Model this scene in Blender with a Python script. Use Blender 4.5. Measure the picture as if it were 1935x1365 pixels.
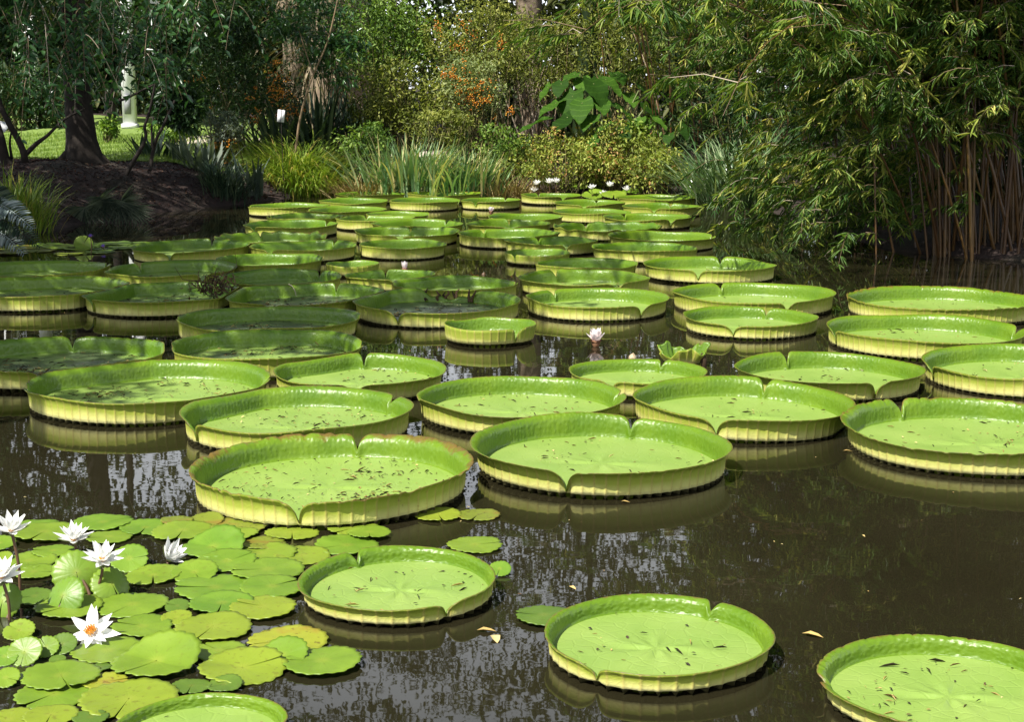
import bpy, math, random
import numpy as np
from mathutils import Vector, Matrix

# ------------------------------------------------------------------ camera, sky, sun, exposure
S = bpy.context.scene
for o in list(bpy.data.objects):
    bpy.data.objects.remove(o, do_unlink=True)
H, PITCH, F, W0, H0 = 1.75, math.radians(10.2), 2880.0, 1935.0, 1365.0
SUN_EL, SUN_AZ = math.radians(54), (-0.66, -0.75)          # sun from the viewer's left shoulder
cam_d = bpy.data.cameras.new('camera')
cam_d.sensor_width = 36.0
cam_d.lens = F / W0 * 36.0
cam_d.clip_start, cam_d.clip_end = 0.05, 2000
cam = bpy.data.objects.new('camera', cam_d)
cam.location = (0, 0, H)
cam.rotation_euler = (math.radians(90) - PITCH, 0, 0)
S.collection.objects.link(cam)
S.camera = cam
wd = bpy.data.worlds.new("World")
S.world = wd
wd.use_nodes = True
wn = wd.node_tree.nodes
sky = wn.new('ShaderNodeTexSky')
sky.sky_type = 'NISHITA'
sky.sun_disc = False
sky.sun_elevation = SUN_EL
sky.sun_rotation = math.atan2(SUN_AZ[0], SUN_AZ[1]) % (2 * math.pi)
sky.air_density, sky.dust_density, sky.ozone_density = 1.0, 1.5, 1.0
wn['Background'].inputs['Strength'].default_value = 0.05
wl = wd.node_tree.links
wtc = wn.new('ShaderNodeTexCoord')
wno = wn.new('ShaderNodeTexNoise')
wno.inputs['Scale'].default_value, wno.inputs['Detail'].default_value = 3.2, 6.0
wl.new(wtc.outputs['Generated'], wno.inputs['Vector'])
wrp = wn.new('ShaderNodeValToRGB')
wrp.color_ramp.elements[0].position, wrp.color_ramp.elements[1].position = 0.58, 0.68
wl.new(wno.outputs[0], wrp.inputs[0])
wmx = wn.new('ShaderNodeMix')
wmx.data_type = 'RGBA'
wsx = wn.new('ShaderNodeSeparateXYZ')
wl.new(wtc.outputs['Generated'], wsx.inputs[0])
wmr = wn.new('ShaderNodeMapRange')
wmr.interpolation_type = 'SMOOTHSTEP'
wl.new(wsx.outputs[2], wmr.inputs[0])
wmr.inputs[1].default_value, wmr.inputs[2].default_value = .30, .62
wmr.inputs[3].default_value, wmr.inputs[4].default_value = .85, 0.0
wmm = wn.new('ShaderNodeMath')
wmm.operation = 'MAXIMUM'
wl.new(wmr.outputs[0], wmm.inputs[0])
wl.new(wrp.outputs[0], wmm.inputs[1])
wl.new(wmm.outputs[0], wmx.inputs[0])
wl.new(sky.outputs[0], wmx.inputs[6])
wmx.inputs[7].default_value = (17.0, 17.8, 19.0, 1)        # sunlit white cloud
wl.new(wmx.outputs[2], wn['Background'].inputs[0])
sl = bpy.data.lights.new('sun', 'SUN')
sl.energy, sl.angle, sl.color = 5.0, math.radians(0.5), (1.0, 0.955, 0.88)
so = bpy.data.objects.new('sun', sl)
_n = math.hypot(*SUN_AZ)
SD = Vector((SUN_AZ[0] / _n * math.cos(SUN_EL), SUN_AZ[1] / _n * math.cos(SUN_EL), math.sin(SUN_EL)))
so.rotation_euler = SD.to_track_quat('Z', 'Y').to_euler()
so.location = (-8, -8, 20)
S.collection.objects.link(so)
S.view_settings.view_transform = 'Standard'
S.view_settings.look = 'None'
S.view_settings.exposure = 1.0
S.view_settings.gamma = 1.0
S.cycles.max_bounces = 6
S.cycles.transparent_max_bounces = 4
S.cycles.use_denoising = True

rng = np.random.default_rng(11)
random.seed(11)
R_ = math.radians
C = S.collection

# ------------------------------------------------------------------ pixel <-> world helpers (photo pixels)
cp, sp = math.cos(PITCH), math.sin(PITCH)


def ray(x, y):
    a, b = (x - W0 / 2) / F, (H0 / 2 - y) / F
    return np.array([a, cp + b * sp, -sp + b * cp])


def P(x, y, z=0.0):                 # point on the plane z
    r = ray(x, y)
    return np.array([0, 0, H]) + r * ((z - H) / r[2])


def Q(x, y, Y):                     # point at the distance Y
    r = ray(x, y)
    return np.array([0, 0, H]) + r * (Y / r[1])


def proj(p):
    d = np.asarray(p, float) - np.array([0, 0, H])
    w = d[1] * cp - d[2] * sp
    u = d[1] * sp + d[2] * cp
    return W0 / 2 + F * d[0] / w, H0 / 2 - F * u / w, w


# ------------------------------------------------------------------ mesh helpers
def mk(name, V, Fc, mat, parent=None, tint=None, uv=None, mi=None, smooth=True):
    """one mesh object from numpy verts and an (n,k) face array (or a list of such arrays)"""
    me = bpy.data.meshes.new(name)
    V = np.asarray(V, np.float32)
    fl = Fc if isinstance(Fc, list) and isinstance(Fc[0], np.ndarray) else [Fc]
    fl = [np.asarray(f, np.int32) for f in fl if len(f)]
    lv = np.concatenate([f.ravel() for f in fl])
    tot = np.concatenate([np.full(len(f), f.shape[1], np.int32) for f in fl])
    st = np.concatenate([[0], np.cumsum(tot)[:-1]]).astype(np.int32)
    me.vertices.add(len(V))
    me.vertices.foreach_set('co', V.ravel())
    me.loops.add(len(lv))
    me.loops.foreach_set('vertex_index', lv)
    me.polygons.add(len(tot))
    me.polygons.foreach_set('loop_start', st)
    me.polygons.foreach_set('loop_total', tot)
    if smooth:
        me.polygons.foreach_set('use_smooth', np.ones(len(tot), bool))
    for m in (mat if isinstance(mat, (list, tuple)) else [mat]):
        me.materials.append(m)
    if mi is not None:
        me.polygons.foreach_set('material_index', np.asarray(mi, np.int32))
    if tint is not None:
        a = me.attributes.new('tint', 'FLOAT', 'POINT')
        a.data.foreach_set('value', np.asarray(tint, np.float32))
    if uv is not None:
        l = me.uv_layers.new(name='UVMap')
        l.data.foreach_set('uv', np.asarray(uv, np.float32)[lv].ravel())
    me.update(calc_edges=True)
    me.validate()
    o = bpy.data.objects.new(name, me)
    C.objects.link(o)
    if parent is not None:
        o.parent = parent
    return o


class MB:
    """collects pieces that make ONE mesh"""
    def __init__(s):
        s.V, s.Q, s.T, s.t, s.n = [], [], [], [], 0

    def add(s, V, Fc, tint=0.5):
        V = np.asarray(V, float).reshape(-1, 3)
        Fc = np.asarray(Fc, int)
        (s.Q if Fc.shape[1] == 4 else s.T).append(Fc + s.n)
        s.V.append(V)
        s.t.append(np.broadcast_to(np.asarray(tint, float), (len(V),)))
        s.n += len(V)
        return s

    def tube(s, pts, rad, sides=6, tint=0.5, cap=True):
        pts = np.asarray(pts, float)
        rad = np.broadcast_to(np.asarray(rad, float), (len(pts),))
        n = len(pts)
        T = np.gradient(pts, axis=0)
        T /= np.linalg.norm(T, axis=1)[:, None] + 1e-9
        ref = np.array([0.31, 0.2, 0.93]) if abs(T[0, 2]) < 0.8 else np.array([1.0, 0.1, 0])
        A = np.cross(T, ref)
        A /= np.linalg.norm(A, axis=1)[:, None] + 1e-9
        B = np.cross(T, A)
        th = np.arange(sides) * 2 * math.pi / sides
        V = pts[:, None] + rad[:, None, None] * (np.cos(th)[None, :, None] * A[:, None] + np.sin(th)[None, :, None] * B[:, None])
        i, j = np.meshgrid(np.arange(n - 1), np.arange(sides), indexing='ij')
        k = (j + 1) % sides
        Fq = np.stack([i * sides + j, i * sides + k, (i + 1) * sides + k, (i + 1) * sides + j], -1).reshape(-1, 4)
        s.add(V.reshape(-1, 3), Fq, tint)
        if cap:
            s.add(np.vstack([V[-1], pts[-1:] + T[-1:] * rad[-1] * 0.4]), [[q, (q + 1) % sides, sides] for q in range(sides)], tint)
        return s

    def box(s, c, d, tint=0.5, M=None):
        v = np.array([[x, y, z] for x in (-.5, .5) for y in (-.5, .5) for z in (-.5, .5)]) * np.asarray(d)
        if M is not None:
            v = v @ np.asarray(M).T
        return s.add(v + np.asarray(c), [[0, 1, 3, 2], [4, 6, 7, 5], [0, 4, 5, 1], [2, 3, 7, 6], [0, 2, 6, 4], [1, 5, 7, 3]], tint)

    def build(s, name, mat, parent=None, smooth=True):
        fs = []
        if s.Q:
            fs.append(np.vstack(s.Q))
        if s.T:
            fs.append(np.vstack(s.T))
        return mk(name, np.vstack(s.V), fs, mat, parent, np.concatenate(s.t), smooth=smooth)


def norm(a):
    return a / (np.linalg.norm(a, axis=-1, keepdims=True) + 1e-9)


def leaf_arrays(pos, d, up, L, w, fold=0.18, droop=0.12, fat=0.35):
    """folded two-quad leaves; pos,d,up (n,3); L (n,), w width ratio"""
    n = len(pos)
    d = norm(d)
    s = norm(np.cross(d, up))
    u = np.cross(s, d)
    L = np.broadcast_to(L, (n,))[:, None]
    w = np.broadcast_to(w, (n,))[:, None]

    def pt(a, b, c):
        return pos + L * (a * d + b * w * s + c * u)
    V = np.stack([pt(0, 0, 0), pt(fat, .5, fold * .5 * 1), pt(.72, .36, fold * .3 - droop * .4), pt(1, 0, -droop),
                  pt(.72, -.36, fold * .3 - droop * .4), pt(fat, -.5, fold * .5)], 1)
    # the fold height scales with width so that narrow leaves stay narrow
    b = np.arange(n)[:, None] * 6
    Fq = np.concatenate([b + np.array([[0, 1, 2, 3]]), b + np.array([[0, 3, 4, 5]])], 0)
    return V.reshape(-1, 3), Fq


def add_leaves(mb, pos, d, up, L, w, tint=None, **k):
    V, Fq = leaf_arrays(np.asarray(pos), np.asarray(d), np.asarray(up), L, w, **k)
    if tint is None:
        tint = rng.random(len(pos))
    mb.add(V, Fq, np.repeat(tint, 6))


def rdir(n):
    return norm(rng.normal(size=(n, 3)))


def blob(n, c, r, shell=0.35):
    d = rdir(n)
    q = (shell + (1 - shell) * rng.random(n)) ** 0.6
    return np.asarray(c) + d * q[:, None] * np.asarray(r), d


def clump_leaves(mb, c, r, n, L, w, droop=0.25, tint0=None, **k):
    pos, o = blob(n, c, r)
    d = o * 0.55 + rdir(n) * 0.8 - np.array([0, 0, droop])
    up = np.array([0, 0, 1.0]) + rdir(n) * 0.7
    t = rng.random(n) if tint0 is None else np.clip(tint0 + rng.normal(size=n) * .18, 0, 1)
    add_leaves(mb, pos, d, up, L * (0.65 + 0.7 * rng.random(n)), w, t, **k)


def crown_leaves(mb, c, r, clumps, per, L, w, cr=0.35, droop=0.25, bottom=None, **k):
    """clumps of leaves through an ellipsoid, so the outline is uneven and gaps show"""
    cs, _ = blob(clumps, c, np.asarray(r) * 0.95, 0.25)
    for q in cs:
        if bottom is not None and q[2] < bottom:
            q[2] = bottom + rng.random() * 0.3
        rr = min(r) * cr * (0.6 + 0.8 * rng.random())
        clump_leaves(mb, q, (rr * 1.2, rr * 1.2, rr * .8), int(per * (0.6 + .8 * rng.random())), L, w, droop, tint0=rng.random(), **k)
    return cs


def blades(mb, base, az, lean0, bend, L, wd_, seg=5, tint=None, tipw=0.08, twist=0.0):
    """curved strap leaves; base (n,3)"""
    n = len(base)
    ts = np.linspace(0, 1, seg + 1)
    ang = lean0[:, None] + bend[:, None] * ts[None] ** 1.3
    dr, dz = np.sin(ang), np.cos(ang)
    st = (L / seg)[:, None]
    rr = np.concatenate([np.zeros((n, 1)), np.cumsum(dr[:, :-1] * st, 1)], 1)
    zz = np.concatenate([np.zeros((n, 1)), np.cumsum(dz[:, :-1] * st, 1)], 1)
    ca, sa = np.cos(az)[:, None], np.sin(az)[:, None]
    X = base[:, 0:1] + rr * ca
    Y = base[:, 1:2] + rr * sa
    Z = base[:, 2:3] + zz
    wprof = np.minimum(1, (1 - ts) * 2.2 + tipw) * (0.6 + 0.4 * np.minimum(1, ts * 4))
    hw = wd_[:, None] * wprof[None] / 2
    tw = az[:, None] + math.pi / 2 + twist * ts[None]
    dx, dy = np.cos(tw) * hw, np.sin(tw) * hw
    fz = hw * 0.35
    V = np.stack([np.stack([X - dx, Y - dy, Z + fz], -1), np.stack([X + dx, Y + dy, Z + fz], -1)], 2)
    b = (np.arange(n) * (seg + 1) * 2)[:, None]
    i = (np.arange(seg) * 2)[None]
    Fq = np.stack([b + i, b + i + 1, b + i + 3, b + i + 2], -1).reshape(-1, 4)
    if tint is None:
        tint = rng.random(n)
    mb.add(V.reshape(-1, 3), Fq, np.repeat(tint, (seg + 1) * 2))


def tag(o, label=None, cat=None, group=None, kind=None):
    for k, v in (('label', label), ('category', cat), ('group', group), ('kind', kind)):
        if v:
            o[k] = v
    return o


def thing(name, loc, label, cat, group=None, rot=(0, 0, 0), scale=1.0):
    o = bpy.data.objects.new(name, None)
    o.empty_display_size = 0.1
    o.location = loc
    o.rotation_euler = rot
    o.scale = (scale,) * 3
    C.objects.link(o)
    return tag(o, label, cat, group)


# ------------------------------------------------------------------ materials
def newmat(name):
    m = bpy.data.materials.new(name)
    m.use_nodes = True
    nt = m.node_tree
    b = nt.nodes['Principled BSDF']
    return m, nt, b


def nd(nt, t, ins=None, **k):
    n = nt.nodes.new(t)
    for a, v in k.items():
        setattr(n, a, v)
    for a, v in (ins or {}).items():
        if isinstance(v, bpy.types.NodeSocket):
            nt.links.new(v, n.inputs[a])
        else:
            n.inputs[a].default_value = v
    return n


def col(*c):
    return (*c, 1.0)


def ramp(nt, fac, stops):
    n = nt.nodes.new('ShaderNodeValToRGB')
    e = n.color_ramp.elements
    while len(e) < len(stops):
        e.new(0.5)
    for q, (p, c) in zip(e, stops):
        q.position, q.color = p, (*c, 1)
    nt.links.new(fac, n.inputs[0])
    return n.outputs[0]


def mixc(nt, f, a, b, mode='MIX'):
    n = nt.nodes.new('ShaderNodeMix')
    n.data_type, n.blend_type = 'RGBA', mode
    for i, v in ((0, f), (6, a), (7, b)):
        if isinstance(v, bpy.types.NodeSocket):
            nt.links.new(v, n.inputs[i])
        elif i == 0:
            n.inputs[0].default_value = v
        else:
            n.inputs[i].default_value = (*v, 1)
    return n.outputs[2]


def mth(nt, op, a, b=0.0, c=None, clamp=False):
    n = nt.nodes.new('ShaderNodeMath')
    n.operation, n.use_clamp = op, clamp
    for i, v in enumerate((a, b) if c is None else (a, b, c)):
        if isinstance(v, bpy.types.NodeSocket):
            nt.links.new(v, n.inputs[i])
        else:
            n.inputs[i].default_value = v
    return n.outputs[0]


def sstep(nt, v, lo, hi):
    n = nt.nodes.new('ShaderNodeMapRange')
    n.interpolation_type = 'SMOOTHSTEP'
    nt.links.new(v, n.inputs[0])
    n.inputs[1].default_value, n.inputs[2].default_value = lo, hi
    return n.outputs[0]


def bump(nt, b, h, strength, dist=0.01):
    n = nd(nt, 'ShaderNodeBump', {'Strength': strength, 'Distance': dist, 'Height': h})
    nt.links.new(n.outputs[0], b.inputs['Normal'])
    return n


def translucent(nt, b, colsock, f):
    tr = nd(nt, 'ShaderNodeBsdfTranslucent')
    if isinstance(colsock, bpy.types.NodeSocket):
        nt.links.new(colsock, tr.inputs[0])
    else:
        tr.inputs[0].default_value = (*colsock, 1)
    mx = nd(nt, 'ShaderNodeMixShader', {0: f, 1: b.outputs[0], 2: tr.outputs[0]})
    nt.links.new(mx.outputs[0], nt.nodes['Material Output'].inputs[0])


def leafmat(name, stops, rough=0.5, trans=0.32, spec=0.22, tmul=(1.25, 1.35, 0.5)):
    m, nt, b = newmat(name)
    a = nd(nt, 'ShaderNodeAttribute', attribute_name='tint')
    c = ramp(nt, a.outputs['Fac'], stops)
    nt.links.new(c, b.inputs['Base Color'])
    b.inputs['Roughness'].default_value = rough
    b.inputs['Specular IOR Level'].default_value = spec
    if trans:
        translucent(nt, b, mixc(nt, 1.0, c, tmul, 'MULTIPLY'), trans)
    return m


def rampmat(name, stops, rough=0.8, nscale=0, spec=0.3, bmp=0.0):
    m, nt, b = newmat(name)
    a = nd(nt, 'ShaderNodeAttribute', attribute_name='tint')
    f = a.outputs['Fac']
    tc = nd(nt, 'ShaderNodeTexCoord')
    if nscale:
        n = nd(nt, 'ShaderNodeTexNoise', {'Vector': tc.outputs['Object'], 'Scale': nscale, 'Detail': 6.0})
        f = mth(nt, 'ADD', mth(nt, 'MULTIPLY', f, 0.5), mth(nt, 'MULTIPLY', n.outputs[0], 0.55))
        if bmp:
            bump(nt, b, n.outputs[0], bmp, 0.02)
    nt.links.new(ramp(nt, f, stops), b.inputs['Base Color'])
    b.inputs['Roughness'].default_value = rough
    b.inputs['Specular IOR Level'].default_value = spec
    return m


MAT = {}
MAT['dark_leaf'] = leafmat('dark_leaf', [(0, (.012, .030, .012)), (.5, (.028, .062, .020)), (1, (.055, .105, .032))], .38)
MAT['oak_leaf'] = leafmat('oak_leaf', [(0, (.016, .045, .016)), (.5, (.030, .085, .026)), (1, (.06, .14, .04))], .30, spec=.6)
MAT['olive_leaf'] = leafmat('olive_leaf', [(0, (.06, .075, .014)), (.5, (.15, .185, .03)), (1, (.28, .29, .07))])
MAT['mid_leaf'] = leafmat('mid_leaf', [(0, (.04, .085, .014)), (.5, (.11, .19, .03)), (1, (.21, .30, .06))])
MAT['bright_leaf'] = leafmat('bright_leaf', [(0, (.04, .09, .012)), (.5, (.10, .19, .02)), (1, (.20, .28, .04))])
MAT['grey_leaf'] = leafmat('grey_leaf', [(0, (.04, .06, .045)), (.5, (.09, .12, .085)), (1, (.17, .20, .15))])
MAT['pale_leaf'] = leafmat('pale_leaf', [(0, (.10, .14, .05)), (.5, (.21, .26, .09)), (1, (.32, .35, .14))])
MAT['herb_leaf'] = leafmat('herb_leaf', [(0, (.12, .15, .03)), (.45, (.24, .30, .05)), (.88, (.38, .40, .09)), (1, (.38, .22, .08))])
MAT['bamboo_leaf'] = leafmat('bamboo_leaf', [(0, (.024, .065, .014)), (.45, (.09, .165, .028)), (.75, (.24, .29, .05)), (1, (.50, .46, .13))], .4, .3)
MAT['wood_leaf'] = leafmat('wood_leaf', [(0, (.018, .034, .010)), (.5, (.045, .068, .018)), (1, (.10, .11, .035))])
MAT['ear_leaf'] = leafmat('ear_leaf', [(0, (.014, .042, .004)), (.5, (.030, .080, .007)), (1, (.08, .17, .018))], .65, .32, .12)
MAT['iris'] = leafmat('iris', [(0, (.07, .16, .055)), (.55, (.19, .30, .14)), (.78, (.33, .40, .19)), (.9, (.48, .44, .18)), (1, (.5, .42, .2))], .4, .25)
MAT['tussock'] = leafmat('tussock', [(0, (.07, .13, .016)), (.5, (.17, .26, .03)), (.85, (.30, .35, .055)), (1, (.38, .28, .08))], .45, .3)
MAT['dark_strap'] = leafmat('dark_strap', [(0, (.015, .03, .018)), (.6, (.04, .07, .04)), (1, (.10, .13, .07))], .35, .2)
MAT['sword'] = leafmat('sword', [(0, (.04, .09, .025)), (.6, (.10, .17, .07)), (1, (.28, .33, .18))], .3, .2, .6)
MAT['silver'] = leafmat('silver', [(0, (.10, .14, .13)), (.6, (.24, .29, .28)), (1, (.42, .46, .45))], .45, .15)
MAT['straw'] = leafmat('straw', [(0, (.12, .08, .03)), (.5, (.28, .21, .08)), (1, (.42, .34, .16))], .7, .1)
MAT['dry_frond'] = leafmat('dry_frond', [(0, (.05, .037, .02)), (.5, (.12, .09, .05)), (1, (.25, .20, .13))], .8, .1)
MAT['fern'] = leafmat('fern', [(0, (.08, .13, .012)), (.6, (.18, .24, .02)), (1, (.28, .28, .04))])
MAT['lawn_blade'] = leafmat('lawn_blade', [(0, (.08, .14, .02)), (.6, (.16, .25, .035)), (1, (.26, .33, .07))], .5, .3)
MAT['orange'] = rampmat('orange', [(0, (.28, .08, .01)), (.6, (.46, .17, .012)), (1, (.55, .30, .04))], .4)
MAT['bark'] = rampmat('bark', [(0, (.006, .005, .004)), (.5, (.016, .012, .009)), (1, (.055, .044, .034))], .9, 9, bmp=.6)
MAT['tan_bark'] = rampmat('tan_bark', [(0, (.06, .045, .03)), (.5, (.17, .13, .09)), (1, (.34, .28, .21))], .9, 14, bmp=.6)
MAT['stem'] = rampmat('stem', [(0, (.05, .05, .015)), (.5, (.10, .09, .03)), (1, (.2, .16, .07))], .6)
MAT['twig'] = rampmat('twig', [(0, (.08, .055, .03)), (.5, (.2, .14, .08)), (1, (.38, .32, .25))], .8)
MAT['culm'] = rampmat('culm', [(0, (.018, .008, .004)), (.4, (.055, .026, .008)), (.75, (.12, .065, .015)), (1, (.22, .15, .04))], .35, 3, spec=.5)
MAT['white'] = rampmat('white', [(0, (.72, .73, .74)), (1, (.84, .84, .83))], .6, 5)
MAT['grey'] = rampmat('grey', [(0, (.16, .17, .18)), (1, (.3, .3, .31))], .5, 5)
MAT['litter'] = rampmat('litter', [(0, (.012, .010, .007)), (.4, (.05, .03, .015)), (.65, (.20, .11, .04)), (.85, (.42, .30, .10)), (1, (.5, .42, .2))], .7)
MAT['mulch_chip'] = rampmat('mulch_chip', [(0, (.008, .004, .003)), (.6, (.034, .012, .007)), (.92, (.09, .034, .018)), (1, (.25, .17, .1))], .9)
MAT['roots'] = rampmat('roots', [(0, (.02, .012, .006)), (1, (.09, .055, .025))], .9)


def water_mat():
    m, nt, b = newmat('pond_water')
    g = nd(nt, 'ShaderNodeNewGeometry')
    n1 = nd(nt, 'ShaderNodeTexNoise', {'Vector': g.outputs['Position'], 'Scale': 0.55, 'Detail': 4.0})
    nt.links.new(ramp(nt, n1.outputs[0], [(.3, (.0105, .0092, .0044)), (.7, (.0175, .0155, .0075))]), b.inputs['Base Color'])
    b.inputs['Roughness'].default_value = 0.015
    b.inputs['IOR'].default_value = 1.333
    b.inputs['Specular IOR Level'].default_value = 0.5
    mp = nd(nt, 'ShaderNodeMapping', {'Vector': g.outputs['Position'], 'Scale': (1.0, 1.4, 1.0)})
    n2 = nd(nt, 'ShaderNodeTexNoise', {'Vector': mp.outputs[0], 'Scale': 2.6, 'Detail': 3.0, 'Roughness': .55})
    bump(nt, b, n2.outputs[0], 0.010, 0.05)
    return m


def ground_mat():
    m, nt, b = newmat('soil_and_mulch')
    g = nd(nt, 'ShaderNodeNewGeometry')
    n1 = nd(nt, 'ShaderNodeTexNoise', {'Vector': g.outputs['Position'], 'Scale': 14.0, 'Detail': 8.0, 'Roughness': .7})
    n2 = nd(nt, 'ShaderNodeTexNoise', {'Vector': g.outputs['Position'], 'Scale': 1.1, 'Detail': 3.0})
    a = ramp(nt, n1.outputs[0], [(.3, (.008, .004, .003)), (.55, (.024, .011, .007)), (.75, (.055, .027, .018))])
    c = ramp(nt, n1.outputs[0], [(.3, (.008, .006, .003)), (.6, (.024, .018, .009)), (.8, (.055, .045, .022))])
    nt.links.new(mixc(nt, sstep(nt, n2.outputs[0], .45, .65), a, c), b.inputs['Base Color'])
    b.inputs['Roughness'].default_value = .95
    bump(nt, b, n1.outputs[0], .8, .05)
    return m


def lawn_mat():
    m, nt, b = newmat('mown_grass')
    g = nd(nt, 'ShaderNodeNewGeometry')
    n1 = nd(nt, 'ShaderNodeTexNoise', {'Vector': g.outputs['Position'], 'Scale': 22.0, 'Detail': 5.0})
    nt.links.new(ramp(nt, n1.outputs[0], [(.3, (.08, .13, .02)), (.6, (.16, .24, .04)), (.8, (.26, .33, .07))]), b.inputs['Base Color'])
    b.inputs['Roughness'].default_value = .8
    bump(nt, b, n1.outputs[0], .6, .04)
    return m


def path_mat():
    m, nt, b = newmat('path_gravel')
    g = nd(nt, 'ShaderNodeNewGeometry')
    n1 = nd(nt, 'ShaderNodeTexNoise', {'Vector': g.outputs['Position'], 'Scale': 60.0, 'Detail': 4.0})
    nt.links.new(ramp(nt, n1.outputs[0], [(.3, (.34, .27, .22)), (.7, (.55, .47, .40))]), b.inputs['Base Color'])
    b.inputs['Roughness'].default_value = .9
    return m


def pad_mats():
    # ---- upper surface of the rim (uv: u metres round the rim, v 0..1 up the wall)
    m, nt, b = newmat('pad_rim_inner')
    uv = nd(nt, 'ShaderNodeUVMap', uv_map='UVMap')
    sx = nd(nt, 'ShaderNodeSeparateXYZ', {0: uv.outputs[0]})
    oi = nd(nt, 'ShaderNodeObjectInfo')
    oc = nd(nt, 'ShaderNodeSeparateColor', {0: oi.outputs['Color']})
    tc = nd(nt, 'ShaderNodeTexCoord')
    ns = nd(nt, 'ShaderNodeTexNoise', {'Vector': tc.outputs['Object'], 'Scale': 5.0, 'Detail': 4.0})
    nf = nd(nt, 'ShaderNodeTexNoise', {'Vector': tc.outputs['Object'], 'Scale': 38.0, 'Detail': 5.0, 'Roughness': .7})
    base = ramp(nt, ns.outputs[0], [(.3, (.062, .150, .004)), (.7, (.118, .212, .008))])
    base = mixc(nt, mth(nt, 'MULTIPLY', oc.outputs[0], .5), base, (.20, .30, .015))
    rib = mth(nt, 'POWER', mth(nt, 'ABSOLUTE', mth(nt, 'COSINE', mth(nt, 'MULTIPLY', sx.outputs[0], math.pi / .055))), 14.0)
    base = mixc(nt, mth(nt, 'MULTIPLY', rib, .08), base, (.20, .33, .04))
    lip = mth(nt, 'ADD', sx.outputs[1], mth(nt, 'MULTIPLY', mth(nt, 'SUBTRACT', nf.outputs[0], .5), .35))
    fine = sstep(nt, lip, .94, 1.02)
    wearn = nd(nt, 'ShaderNodeTexNoise', {'Vector': tc.outputs['Object'], 'Scale': 7.0, 'Detail': 6.0, 'Roughness': .75})
    wear = sstep(nt, mth(nt, 'ADD', mth(nt, 'MULTIPLY', wearn.outputs[0], oc.outputs[1]), mth(nt, 'MULTIPLY', lip, .30)), .50, .60)
    base = mixc(nt, mth(nt, 'MULTIPLY', fine, .75), base, (.16, .10, .03))
    base = mixc(nt, mth(nt, 'MULTIPLY', wear, .85), base, (.16, .085, .02))
    nt.links.new(base, b.inputs['Base Color'])
    b.inputs['Roughness'].default_value = .40
    b.inputs['Specular IOR Level'].default_value = .55
    st = nd(nt, 'ShaderNodeMapping', {'Vector': uv.outputs[0], 'Scale': (1.0, .12, 1.0)})
    vo = nd(nt, 'ShaderNodeTexVoronoi', {'Vector': st.outputs[0], 'Scale': 55.0, 'Randomness': .9}, feature='SMOOTH_F1')
    hh = mth(nt, 'ADD', mth(nt, 'MULTIPLY', vo.outputs[0], -1.0), mth(nt, 'MULTIPLY', nf.outputs[0], .25))
    bump(nt, b, hh, .42, .010)
    translucent(nt, b, mixc(nt, 1.0, base, (1.5, 1.3, .5), 'MULTIPLY'), .22)
    MAT['rim_in'] = m
    # ---- underside: cream to olive (greener lip, plus lip shade put into colour), ribs, vein net
    m, nt, b = newmat('pad_rim_outer')
    uv = nd(nt, 'ShaderNodeUVMap', uv_map='UVMap')
    sx = nd(nt, 'ShaderNodeSeparateXYZ', {0: uv.outputs[0]})
    oi = nd(nt, 'ShaderNodeObjectInfo')
    oc = nd(nt, 'ShaderNodeSeparateColor', {0: oi.outputs['Color']})
    tc = nd(nt, 'ShaderNodeTexCoord')
    nf = nd(nt, 'ShaderNodeTexNoise', {'Vector': tc.outputs['Object'], 'Scale': 30.0, 'Detail': 5.0, 'Roughness': .7})
    nb = nd(nt, 'ShaderNodeTexNoise', {'Vector': tc.outputs['Object'], 'Scale': 4.0, 'Detail': 4.0})
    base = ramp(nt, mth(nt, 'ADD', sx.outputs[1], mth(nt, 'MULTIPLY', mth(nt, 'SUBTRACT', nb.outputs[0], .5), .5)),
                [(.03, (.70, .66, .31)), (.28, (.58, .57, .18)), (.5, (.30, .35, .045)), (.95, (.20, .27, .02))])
    rib = mth(nt, 'POWER', mth(nt, 'ABSOLUTE', mth(nt, 'COSINE', mth(nt, 'MULTIPLY', sx.outputs[0], math.pi / .055))), 22.0)
    st = nd(nt, 'ShaderNodeMapping', {'Vector': uv.outputs[0], 'Scale': (1.0, .11, 1.0)})
    vo = nd(nt, 'ShaderNodeTexVoronoi', {'Vector': st.outputs[0], 'Scale': 36.0}, feature='DISTANCE_TO_EDGE')
    net = mth(nt, 'SUBTRACT', 1.0, sstep(nt, vo.outputs[0], .0, .10))
    base = mixc(nt, mth(nt, 'MULTIPLY', net, .09), base, (.36, .28, .09))
    base = mixc(nt, mth(nt, 'MULTIPLY', rib, .45), base, (.42, .32, .10))
    spot = sstep(nt, nf.outputs[0], .60, .72)
    base = mixc(nt, mth(nt, 'MULTIPLY', spot, mth(nt, 'MULTIPLY_ADD', oc.outputs[1], .7, .18)), base, (.15, .09, .03))
    lip = mth(nt, 'ADD', sx.outputs[1], mth(nt, 'MULTIPLY', mth(nt, 'SUBTRACT', nf.outputs[0], .5), .3))
    base = mixc(nt, mth(nt, 'MULTIPLY', sstep(nt, lip, .95, 1.02), mth(nt, 'MULTIPLY_ADD', oc.outputs[1], .6, .3)), base, (.14, .07, .02))
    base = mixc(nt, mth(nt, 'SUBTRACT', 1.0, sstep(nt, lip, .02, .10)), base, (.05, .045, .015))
    nt.links.new(base, b.inputs['Base Color'])
    b.inputs['Roughness'].default_value = .6
    b.inputs['Specular IOR Level'].default_value = .3
    bump(nt, b, mth(nt, 'ADD', mth(nt, 'MULTIPLY', net, .2), mth(nt, 'ADD', rib, mth(nt, 'MULTIPLY', nf.outputs[0], .4))), .38, .005)
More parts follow.
